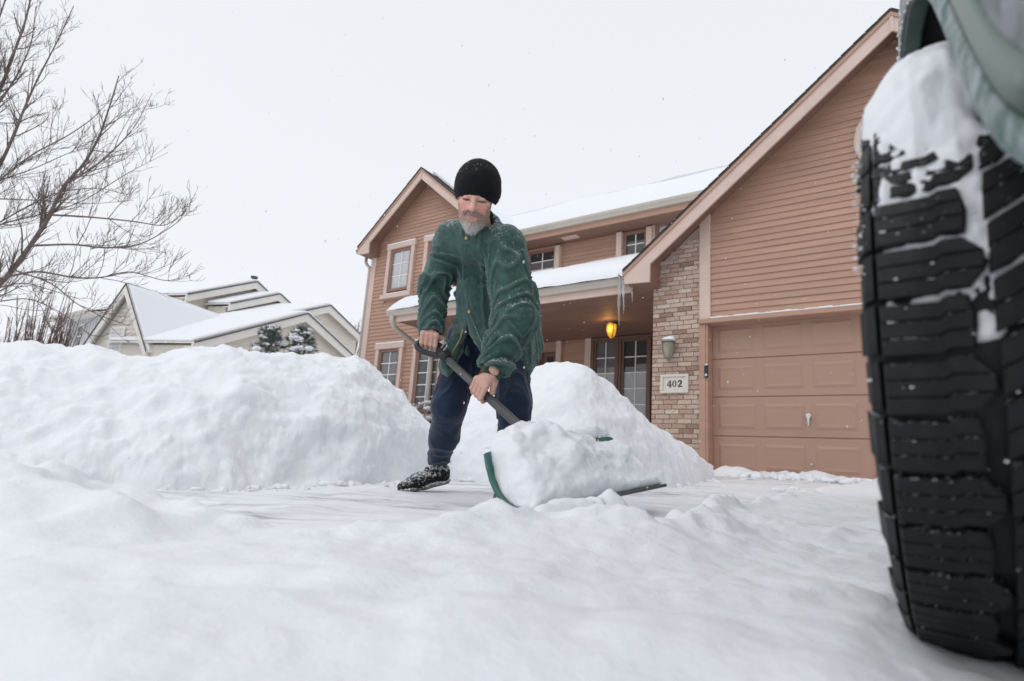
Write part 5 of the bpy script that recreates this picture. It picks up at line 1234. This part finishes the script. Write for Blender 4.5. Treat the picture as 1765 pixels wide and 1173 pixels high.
# keypad by the garage door
kp = hthing('garage_keypad', (-2.683, 8.175, 1.766)); tag(kp, 'small black keypad dusted with snow on the garage door frame', 'keypad')
MB().box(-.027, .027, -.022, .004, -.085, .085).build('housing', M['black_plastic'], kp, bevel=.008)
MB().lathe((0, -.024, -.05), [(.018, .006), (.018, -.004), (.008, -.006)], 12, 'y').build('push_button', M['silver'], kp)
MB().box(-.022, .022, -.024, .0, .0852, .108).build('snow_cap', M['snow_fine'], kp, bevel=.01)
# icicles
M['ice'], n, b = nodes('ice'); b.inputs['Base Color'].default_value = (.86, .89, .92, 1); b.inputs['Roughness'].default_value = .12; b.inputs['Transmission Weight'].default_value = .75; b.inputs['IOR'].default_value = 1.31
vz = coords(n, (1, 1, 1)); nzz = N(n, 'TexNoise', Scale=40.0, Detail=3.0); n.links.new(vz, nzz.inputs['Vector']); bump(n, b, nzz.outputs['Fac'], .3, .004)
for (x, y, z0, L, r, lab) in ((-3.968, 8.045, 3.185, .72, .034, 'longest icicle hanging from the end of the porch gutter'),
                           (-3.80, 7.835, 3.20, .62, .028, 'thin icicle hanging from the lower corner of the garage rake board'),
                           (-3.722, 7.96, 3.045, .27, .018, 'short icicle under the garage eave box, right of the two long ones')):
    ic = hthing('icicle', (x, y, z0)); pts = []; rs = []
    for k in range(14):
        t = k/13; pts.append((.006*math.sin(5*t+x*9), .006*math.cos(7*t), .03-L*t)); rs.append(max(r*(1-t)**.8*(1+.13*math.sin(17*t+x*5)), .0022))
    o = MB().tube(pts, rs, 10).build('ice', M['ice'], None, smooth=True); bpy.data.objects.remove(ic)
    o.name = 'icicle'; o.location = Matrix.Rotation(YAW, 4, 'Z') @ Vector((x, y, z0)); o.rotation_euler = (0, 0, YAW)
    tag(o, lab, 'icicle', 'icicles at the porch corner')
# ================================================================== NEIGHBOURING HOUSES, TREES, SHRUBS
M['cream_siding'] = simple('cream_siding', (.70, .66, .585), .7, .05, (1, 1, 8), .2, .003, rnd=.02, bscale=(3, 3, 90))
M['cream_trim'] = simple('cream_trim', (.78, .75, .70), .6, .04, (2, 2, 2), .1, .003)
M['grey_batten'] = simple('pale_grey_siding', (.60, .61, .62), .7, .05, (2, 2, 2), .1, .003, rnd=.03)
M['roof_edge'] = simple('dark_roof_edge', (.10, .10, .11), .8, .2, (5, 5, 5), .2, .004)
NU = np.array([math.sin(rad(16)), math.cos(rad(16)), 0.]); NVv = np.array([-math.cos(rad(16)), math.sin(rad(16)), 0.])
NP0 = wy(218, 490, 20.0); NBASE = .35
NO = np.array([NP0[0], NP0[1], 0.])
NH = empty('cream_house', tuple(NO)); NH.rotation_euler = (0, 0, math.atan2(NU[1], NU[0])); tag(NH, 'cream-sided house with staggered snowy gables beyond the left snowbank', 'house')
# local frame of that house: x = u (right and away), y = v (left and away)
def nuv(px, py, u=None, v=None):
    """pixel -> local (u,v,z) on plane u=const or v=const"""
    d = ray(px, py); o = np.array([0, 0, CAMZ])-NO
    t = (u-o@NU)/(d@NU) if u is not None else (v-o@NVv)/(d@NVv)
    p = o+t*d; return np.array([p@NU, p@NVv, p[2]])
pk = nuv(218, 490, u=0); el = nuv(140, 612, u=0); er = nuv(258, 600, u=0)
hwv = (el[1]-er[1])/2; slp = (pk[2]-(el[2]+er[2])/2)/hwv
vc = pk[1]
# steep end gable at u=0, ridge along u
def cream_gable(nm, plane_u=True, **k): pass
zt = pk[2]; ze = zt-slp*hwv
w = MB(); w.prism([(vc-hwv+.15, NBASE), (vc+hwv-.15, NBASE), (vc+hwv-.15, ze+.1), (vc, zt-.25), (vc-hwv+.15, ze+.1)], 'x', .25, 9.0); EW = w.build('end_wall', M['cream_siding'], NH)
z = max(NBASE, .8)
while z < zt-.5:                                   # lap boards on the end gable
    hw_ = min(hwv-.16, (zt-.3-z)/slp)
    if hw_ > .1:
        MB().add([(.215, vc-hw_, z), (.215, vc+hw_, z), (.25, vc+hw_, z), (.25, vc-hw_, z), (.238, vc-hw_+.07, z+.15), (.238, vc+hw_-.07, z+.15), (.25, vc+hw_-.07, z+.15), (.25, vc-hw_+.07, z+.15)], [(0, 3, 2, 1), (4, 5, 6, 7), (0, 1, 5, 4), (1, 2, 6, 5), (2, 3, 7, 6), (3, 0, 4, 7)]).build('siding_board', M['cream_siding'], EW)
    z += .15
R2 = MB()
R2.prism([(vc, zt), (vc+hwv, ze), (vc+hwv, ze+.05), (vc, zt+.05)], 'x', -.01, 9.2); R2.prism([(vc, zt), (vc-hwv, ze), (vc-hwv, ze+.05), (vc, zt+.05)], 'x', -.01, 9.2); RR = R2.build('roof', M['cream_trim'], NH)
for sg in (-1, 1): MB().prism([(vc, zt+.0), (vc+sg*hwv, ze+.0), (vc+sg*hwv, ze+.06), (vc, zt+.06)], 'x', -.04, -.011).build('shingle_edge', M['roof_edge'], RR)
for sg in (-1, 1): MB().prism([(vc, zt-.01), (vc+sg*hwv, ze-.01), (vc+sg*hwv, ze-.30), (vc, zt-.34)], 'x', -.015, .05).build('rake_board', M['cream_trim'], RR)
MB().prism([(vc-.04, zt-.0), (vc-hwv-.02, ze), (vc-hwv-.02, ze+.16), (vc-.2, zt-.2*slp+.22), (vc, zt+.14)], 'x', .02, 9.1).build('roof_snow', M['snow_fine'], RR, bevel=.05)
MB().prism([(vc+.04, zt), (vc+hwv, ze), (vc+hwv, ze+.16), (vc+.2, zt-.2*slp+.22), (vc, zt+.14)], 'x', .02, 9.1).build('roof_snow', M['snow_fine'], RR, bevel=.05)
g1 = nuv(199, 590, u=.2)
lv = box('louvre_vent', .17, .21, g1[1]-.32, g1[1]+.32, g1[2]-.75, g1[2]+.55, M['cream_trim'], NH)
for k in range(9): box('louvre_slat', .155, .175, g1[1]-.22, g1[1]+.22, g1[2]-.62+k*.13, g1[2]-.55+k*.13, M['grey_batten'], lv)
# front gables: planes v=const (nearer = more negative v)
def front_gable(pk_, l_, r_, v, depth, fh=.30, snow=True, name='front_gable'):
    p = nuv(*pk_, v=v); l = nuv(*l_, v=v); r = nuv(*r_, v=v); sL = (p[2]-l[2])/(p[0]-l[0]); sR = (p[2]-r[2])/(r[0]-p[0])
    f = lambda u: p[2]-(sL*(p[0]-u) if u < p[0] else sR*(u-p[0])); ul, ur = l[0], r[0]
    W_ = MB().prism([(ul+.2, NBASE), (ur-.2, NBASE), (ur-.2, f(ur-.2)-.12), (p[0], p[2]-.12), (ul+.2, f(ul+.2)-.12)], 'y', v+.35, v+depth).build(name, M['cream_siding'], NH)
    z = NBASE+.5
    while z < p[2]-.35:
        a0, b0 = max(ul+.22, p[0]-(p[2]-.15-z)/sL), min(ur-.22, p[0]+(p[2]-.15-z)/sR)
        a1, b1 = max(ul+.22, p[0]-(p[2]-.32-z)/sL), min(ur-.22, p[0]+(p[2]-.32-z)/sR)
        if b1-a1 > .3: MB().add([(a0, v+.315, z), (b0, v+.315, z), (b0, v+.35, z), (a0, v+.35, z), (a1, v+.342, z+.17), (b1, v+.342, z+.17), (b1, v+.35, z+.17), (a1, v+.35, z+.17)], [(0, 3, 2, 1), (4, 5, 6, 7), (0, 1, 5, 4), (1, 2, 6, 5), (2, 3, 7, 6), (3, 0, 4, 7)]).build('siding_board', M['cream_siding'], W_)
        z += .17
    R_ = MB()
    for ue in (ul, ur): R_.prism([(p[0], p[2]), (ue, f(ue)), (ue, f(ue)+.05), (p[0], p[2]+.05)], 'y', v-.03, v+depth)
    ro_ = R_.build('roof', M['cream_trim'], NH)
    for ue in (ul, ur): MB().prism([(p[0], p[2]), (ue, f(ue)), (ue, f(ue)+.06), (p[0], p[2]+.06)], 'y', v-.06, v-.031).build('shingle_edge', M['roof_edge'], ro_)
    for ue in (ul, ur):
        sg = -1 if ue < p[0] else 1
        MB().prism([(p[0], p[2]-.005), (ue, f(ue)-.005), (ue, f(ue)-fh), (p[0], p[2]-fh*1.08)], 'y', v, v+.06).build('rake_board', M['cream_trim'], ro_)
        MB().prism([(p[0], p[2]-.1), (ue, f(ue)-.1), (ue, f(ue)-.13), (p[0], p[2]-.13)], 'y', v+.06, v+.36).build('soffit', M['cream_trim'], ro_)
        MB().prism([(p[0], p[2]+.052), (ue+sg*.02, f(ue)+.052), (ue+sg*.02, f(ue)+.16), (p[0]+sg*.25, f(p[0]+sg*.25)+.2), (p[0], p[2]+.15)], 'y', v+.03, v+depth-.1).build('roof_snow', M['snow_fine'], ro_, bevel=.04)
    return p
va = vc-hwv-.6
front_gable((530, 541), (333, 591), (615, 620), va-1.2, 3.6)
front_gable((569, 527), (468, 548), (628, 584), va-.2, 3.0)
front_gable((482, 507), (396, 524), (508, 531), va+2.5, 1.3)
p = front_gable((443, 486), (322, 508), (464, 506), va+3.6, 2.6)
MB().lathe((p[0], va+3.8, p[2]+.05), [(.10, 0), (.10, .14), (.17, .16), (.17, .24), (.05, .27)], 10).build('roof_pipe', M['roof_edge'], NH)
# pale grey house further left, partly behind the end gable
c_ = wy(126, 580, 27.0); GH = empty('grey_house', (c_[0], c_[1], 0), rad(-36)); tag(GH, 'pale grey board-and-batten house wing with two tall dark windows, far left', 'house')
zt2 = wy(150, 552, 27.0)[2]
GWL = box('wall', -1.0, 2.6, 0, 3, .3, zt2, M['grey_batten'], GH)
for k in range(13): box('batten', -1.0+k*.3-.02, -1.0+k*.3+.02, -.035, 0, .3, zt2-.02, M['grey_batten'], GWL)
for x in (-.72, .55):
    wn = box('window', x, x+.62, -.06, .0, zt2-2.3, zt2-.30, M['cream_trim'], GH)
    for i in range(2):
        for j in range(4): box('pane', x+.07+i*.25, x+.29+i*.25, -.075, -.061, zt2-2.2+j*.46, zt2-1.8+j*.46, M['pane_dark'], wn)
RF = MB().prism([(-.6, zt2-.05), (3.6, zt2-.05), (1.5, zt2+.62)], 'x', -1.7, 2.8).build('roof', M['cream_trim'], GH)
MB().prism([(-.55, zt2+.04), (1.5, zt2+.70), (3.5, zt2+.04), (1.5, zt2+.84)], 'x', -1.62, 2.75).build('roof_snow', M['snow_fine'], RF)
gutter('eave_gutter', GH, (-1.7, 2.8), (-.6, zt2+.03), 'x', h=.16)
MB().tube([(-1.5, -.65, zt2-.1), (-1.45, -.5, zt2-.35), (-1.1, -.08, zt2-.8), (-1.1, -.06, .4)], .06, 8).build('downspout', M['gutter'], GH, smooth=True)

# ---------------- bare trees
M['bark'] = simple('bark', (.15, .115, .105), .9, .3, (12, 12, 12), .5, .006)
M['bark_red'] = simple('twig_bark', (.15, .098, .085), .9, .25, (12, 12, 12), .3, .004)
class Tubes:
    """many thin tapered tubes as one array mesh"""
    def __init__(s): s.V = []; s.F = []; s.n = 0
    def add(s, P, R, k):
        P = np.asarray(P, float); R = np.asarray(R, float); m_ = len(P); T = np.gradient(P, axis=0); T /= np.linalg.norm(T, axis=1)[:, None]+1e-9
        ref = np.array([.31, .22, .92]) if abs(T[0, 2]) < .8 else np.array([.95, .3, .05]); A = np.cross(T, ref); A /= np.linalg.norm(A, axis=1)[:, None]+1e-9; B = np.cross(T, A)
        a = np.arange(k)*2*math.pi/k; ring = A[:, None]*np.cos(a)[None, :, None]+B[:, None]*np.sin(a)[None, :, None]
        s.V.append((P[:, None]+ring*R[:, None, None]).reshape(-1, 3)); i = np.arange(m_*k).reshape(m_, k)+s.n
        s.F.append(np.stack([i[:-1], np.roll(i[:-1], -1, 1), np.roll(i[1:], -1, 1), i[1:]], -1).reshape(-1, 4)); s.n += m_*k
    def build(s, name, mat, parent, off): 
        return link(name, mesh_np(name, np.concatenate(s.V)-np.asarray(off), np.concatenate(s.F)), mat, parent)
rgt = np.random.default_rng(77)
def smoothline(pts, n):
    pts = np.asarray(pts, float); k = np.linspace(0, 1, len(pts)); s = np.linspace(0, 1, n); A = np.stack([np.interp(s, k, pts[:, j]) for j in range(3)], -1)
    for _ in range(4): A[1:-1] = .5*A[1:-1]+.25*(A[:-2]+A[2:])
    return A
def grow(T, line, r0, r1, level, maxlev, density, lens, upb=.35, leaves=None):
    n = len(line); R = np.linspace(r0, r1, n); T.add(line, R, 6 if level == 0 else (4 if level == 1 else 3))
    if level >= maxlev: return
    L = np.linalg.norm(np.diff(line, axis=0), axis=1).sum(); m_ = max(2, int(L*density[level])); 
    for t in np.sort(rgt.uniform(.12 if level else .08, .99, m_)):
        i = min(int(t*(n-1)), n-2); p = line[i]+(line[i+1]-line[i])*(t*(n-1)-i); d = unit(line[i+1]-line[i])
        side = np.cross(d, rgt.normal(0, 1, 3)); side = unit(side); ang = rgt.uniform(.45, .95)
        dd = unit(d*math.cos(ang)+side*math.sin(ang)+np.array([0, 0, upb*rgt.uniform(.2, 1)])); ll = lens[level]*rgt.uniform(.45, 1.15)*(1-.55*t)
        k = 5 if level else 7; q_ = [p]; cur = dd
        for j in range(k): cur = unit(cur+np.array([0, 0, .10*upb*2])+rgt.normal(0, .10, 3)); q_.append(q_[-1]+cur*ll/k)
        rr = max(min(R[i]*.55, .016), .0042) if level == 0 else max(R[i]*.5, .0030)
        grow(T, np.array(q_), rr, max(.0020, rr*.3), level+1, maxlev, density, lens, upb)
        if leaves is not None and level >= 1 and rgt.random() < .012: leaves.append(q_[-1])
# big tree: limbs reach into the frame from a trunk left of it
tb_ = wy(-330, 760, 9.2); TREE = empty('bare_tree', (tb_[0], tb_[1], .4)); tag(TREE, 'large bare deciduous tree spreading its branches in from the left edge', 'tree')
Tk = Tubes(); fork = wy(-230, 560, 9.2)
Tk.add(smoothline([(tb_[0], tb_[1], .2), wy(-300, 680, 9.2), wy(-262, 610, 9.2), fork], 12), np.linspace(.2, .1, 12), 12); Tk.build('trunk', M['bark'], TREE, (tb_[0], tb_[1], .4))
limbs = [([(-230, 560), (-90, 545), (0, 494), (53, 423), (87, 370), (108, 320), (145, 283), (172, 235), (190, 180), (205, 130)], .085, .012, 9.0),
         ([(108, 320), (160, 290), (205, 250), (235, 215), (262, 160)], .03, .006, 9.0),
         ([(-230, 560), (-120, 470), (-40, 350), (0, 285), (24, 233), (42, 185), (69, 127), (95, 79), (127, 10)], .075, .010, 9.6),
         ([(-230, 560), (-150, 400), (-60, 250), (0, 160), (24, 90), (45, 35), (60, -40)], .08, .02, 9.9),
         ([(-40, 350), (10, 300), (60, 262), (110, 238), (160, 205), (200, 160)], .03, .006, 9.2),
         ([(87, 370), (148, 373), (232, 381), (285, 391), (318, 365)], .028, .005, 8.8),
         ([(58, 423), (127, 420), (180, 428), (243, 423), (312, 381), (320, 350)], .028, .005, 8.5),
         ([(0, 480), (63, 465), (127, 479), (175, 479), (222, 465), (290, 487), (325, 470)], .03, .005, 8.7),
         ([(24, 465), (90, 487), (132, 524), (175, 545), (222, 560)], .022, .004, 8.3),
         ([(-60, 330), (0, 310), (60, 290), (120, 262), (150, 255)], .025, .005, 9.8),
         ([(-90, 545), (-20, 500), (40, 485), (90, 500), (150, 520)], .026, .004, 9.6),
         ([(-120, 470), (-30, 400), (30, 365), (95, 330), (170, 322), (220, 335)], .034, .005, 10.0),
         ([(-60, 420), (0, 385), (60, 372), (140, 350), (215, 300), (290, 262)], .03, .005, 9.9),
         ([(-60, 250), (-10, 190), (30, 130), (55, 75), (62, 10)], .04, .008, 9.3),
         ([(-150, 400), (-60, 345), (0, 342), (70, 345), (150, 352), (230, 345)], .03, .004, 9.5),
         ([(-90, 545), (-10, 520), (50, 512), (110, 540), (160, 580)], .022, .004, 8.6),
         ([(-150, 300), (-80, 180), (-20, 80), (10, 0), (25, -80)], .05, .01, 9.6)]
TC = Tubes(); LV = []
for pts, r0, r1, Yd in limbs:
    n_ = len(pts); ln = smoothline([wy(x, y, Yd+.7*math.sin(i*1.1+x*.01)*(i/n_)) for i, (x, y) in enumerate(pts)], 5*n_)
    if pts[0] == (-230, 560): ln[0] = fork
    grow(TC, ln, r0*.56, r1*.6, 0, 3, (5.4, 7.0, 5.5), (1.0, .50, .24), .42, LV)
TC.build('crown', M['bark'], TREE, (tb_[0], tb_[1], .4))
lm = MB()
for p in LV[:150]:
    d1, d2 = rgt.normal(0, .022, 3), rgt.normal(0, .022, 3); lm.add([p, p+d1-[0, 0, .03], p+d1+d2-[0, 0, .05], p+d2-[0, 0, .02]], [(0, 1, 2), (0, 2, 3)])
if LV: lm.build('clinging_leaves', M['dead_leaf'], TREE, fix=False)['kind'] = 'stuff'
# upright shrubby trees far left
def column_tree(px, ptop, pbot, Yd, wid, nst, lab, mat='bark_red'):
    b_ = wy(px, pbot, Yd); t_ = wy(px, ptop, Yd); Hh_ = t_[2]-.3; o = empty('columnar_tree', (b_[0], b_[1], .3)); tag(o, lab, 'tree', 'columnar trees behind the left snowbank')
    T = Tubes(); T0 = Tubes()
    T0.add(smoothline([(b_[0], b_[1], .2), (b_[0]+.02, b_[1], .3+Hh_*.35), (b_[0], b_[1], .3+Hh_*.6)], 8), np.linspace(.07, .03, 8), 8); T0.build('trunk', M['bark'], o, (b_[0], b_[1], .3))
    for k in range(nst):
        a = rgt.uniform(0, 6.28); r_ = wid*rgt.uniform(.15, 1); z0 = .3+Hh_*rgt.uniform(.0, .3); top = .3+Hh_*rgt.uniform(.6, 1.0)*(1-.25*(r_/wid)**2)
        ln = smoothline([(b_[0], b_[1], z0), (b_[0]+r_*.5*math.cos(a), b_[1]+r_*.5*math.sin(a), z0+(top-z0)*.35), (b_[0]+r_*math.cos(a), b_[1]+r_*math.sin(a), top)], 9)
        grow(T, ln, .026, .008, 1, 3, (4, 5.5, 4.5), (.8, .6, .3), .9)
    T.build('crown', M[mat], o, (b_[0], b_[1], .3))
column_tree(18, 505, 610, 17, .8, 26, 'russet columnar tree at the far left edge behind the snowbank')
column_tree(62, 470, 610, 18, 1.0, 44, 'tallest bare upright tree left of the cream end gable')
column_tree(98, 490, 610, 19, .7, 28, 'slim bare upright tree nearest the grey house windows')
ft = wy(610, 570, 40); FT = empty('distant_tree', (ft[0], ft[1], .5)); tag(FT, 'faint bare treetop in the gap between cream house and brown house', 'tree')
T = Tubes(); tp_ = wy(612, 545, 40)
Tt = Tubes(); Tt.add(smoothline([(ft[0], ft[1], .3), (ft[0], ft[1], 4), (ft[0]+.1, ft[1], tp_[2]-2.5)], 8), np.linspace(.22, .1, 8), 8); Tt.build('trunk', M['bark'], FT, (ft[0], ft[1], .5))
for k in range(16):
    a = rgt.uniform(0, 6.28); r_ = rgt.uniform(.3, 2.0); ln = smoothline([(ft[0], ft[1], 4+rgt.uniform(0, 2)), (ft[0]+r_*.6*math.cos(a), ft[1]+r_*.6*math.sin(a), tp_[2]-1.6), (ft[0]+r_*math.cos(a), ft[1]+r_*math.sin(a), tp_[2]-rgt.uniform(0, .9))], 9); grow(T, ln, .04, .012, 1, 3, (3, 2.6, 2.5), (1, .9, .5), .6)
T.build('crown', M['bark'], FT, (ft[0], ft[1], .5))
# snowy pines in front of the cream house
M['needle'] = simple('pine_needles', (.15, .18, .155), .7, .35, (6, 6, 6), 0)
def pine(px, ptop, Yd, wid, lab, seed):
    rg_ = np.random.default_rng(seed); t_ = wy(px, ptop, Yd); o = empty('snowy_pine', (t_[0], t_[1], .4)); tag(o, lab, 'pine', 'snowy pines by the cream house'); Hh_ = t_[2]-.4
    T0 = Tubes(); T0.add(smoothline([(0, 0, 0), (0, 0, Hh_*.5), (0, 0, Hh_*.95)], 6), np.linspace(.06, .015, 6), 6); T0.build('trunk', M['bark'], o, (0, 0, 0))
    NV_ = []; NF_ = []; SV_ = []; SF_ = []; so = 0
    for k in range(230):
        hgt = rg_.uniform(.3, 1.0); rmax = wid*np.clip(1.04-hgt, 0, 1)**.5*min(1, (hgt-.1)*3); a = rg_.uniform(0, 6.28); r_ = rmax*math.sqrt(rg_.uniform(.1, 1)); c = np.array([r_*math.cos(a), r_*math.sin(a), Hh_*hgt-.12*r_])
        ax_ = unit(np.array([math.cos(a)*.8, math.sin(a)*.8, .75])+rg_.normal(0, .2, 3))
        for j in range(46):
            d = unit(ax_*.55+rg_.normal(0, .6, 3)); Ln = rg_.uniform(.08, .15); w_ = unit(np.cross(d, rg_.normal(0, 1, 3)))*.008; b0 = c+ax_*rg_.uniform(-.05, .06); i0 = len(NV_); NV_ += [b0-w_, b0+w_, b0+d*Ln]; NF_.append((i0, i0+1, i0+2))
        if rg_.random() < .5:
            v_, f_ = protos[k % 9]; SV_.append(v_*np.array([.07, .07, .055])*rg_.uniform(.4, 1.5)+c+[0, 0, .05]); SF_.append(f_+so); so += len(v_)
    link('crown', mesh('crown', NV_, NF_), M['needle'], o); q_ = link('snow_clumps', mesh_np('snow_clumps', np.concatenate(SV_), np.concatenate(SF_)), M['snow_fine'], o); q_['kind'] = 'stuff'
pine(468, 566, 13.5, .74, 'left one of the two snow-dusted pines before the cream garage gable', 5)
pine(522, 562, 13.2, .66, 'right one of the two snow-dusted pines before the cream garage gable', 6)
# snowy shrub by the brown house
sb = (Matrix.Rotation(YAW, 4, 'Z') @ Vector((-9.25, 9.2, .4))); SHB = empty('snowy_shrub', sb); tag(SHB, 'twiggy shrub crusted with snow below the brown house window', 'shrub')
T = Tubes(); so = 0; SV_ = []; SF_ = []
for k in range(90):
    a = rgt.uniform(0, 6.28); r_ = rgt.uniform(.1, .62); h_ = rgt.uniform(.5, 1.28)*(1-.3*r_); ln = smoothline([(0, 0, 0), (r_*.6*math.cos(a), r_*.6*math.sin(a), h_*.6), (r_*math.cos(a), r_*math.sin(a), h_)], 7); grow(T, ln, .008, .003, 1, 3, (5, 9, 5), (.4, .28, .12), .4)
    if k % 2 == 0: v_, f_ = protos[k % 9]; SV_.append(v_*np.array([.09, .09, .05])*rgt.uniform(.5, 1.3)+ln[-1]); SF_.append(f_+so); so += len(v_)
T.build('stems', M['bark'], SHB, (0, 0, 0)); q_ = link('snow_clumps', mesh_np('snow_clumps', np.concatenate(SV_), np.concatenate(SF_)), M['snow_fine'], SHB); q_['kind'] = 'stuff'
# ================================================================== falling snowflakes (one uncountable thing)
rgf = np.random.default_rng(5); FV = []; FF = []; fo = 0
bm = bmesh.new(); bmesh.ops.create_icosphere(bm, subdivisions=1, radius=1.0); iv = np.array([v.co[:] for v in bm.verts]); if_ = np.array([[v.index for v in f.verts] for f in bm.faces]); bm.free()
for k in range(700):
    Yd = rgf.uniform(1.3, 8.5); p = wy(rgf.uniform(-100, 1850), rgf.uniform(-50, 900), Yd)
    if p[2] < ground(p[0], p[1])+.08: continue
    s_ = rgf.uniform(.0013, .0024)*(1 if Yd < 4 else 1.4); FV.append(iv*s_*np.array([1, 1, rgf.uniform(1.2, 2.6)])+p); FF.append(if_+fo); fo += len(iv)
o = link('falling_snow', mesh_np('falling_snow', np.concatenate(FV), np.concatenate(FF)), M['snow_fine']); tag(o, kind='stuff')
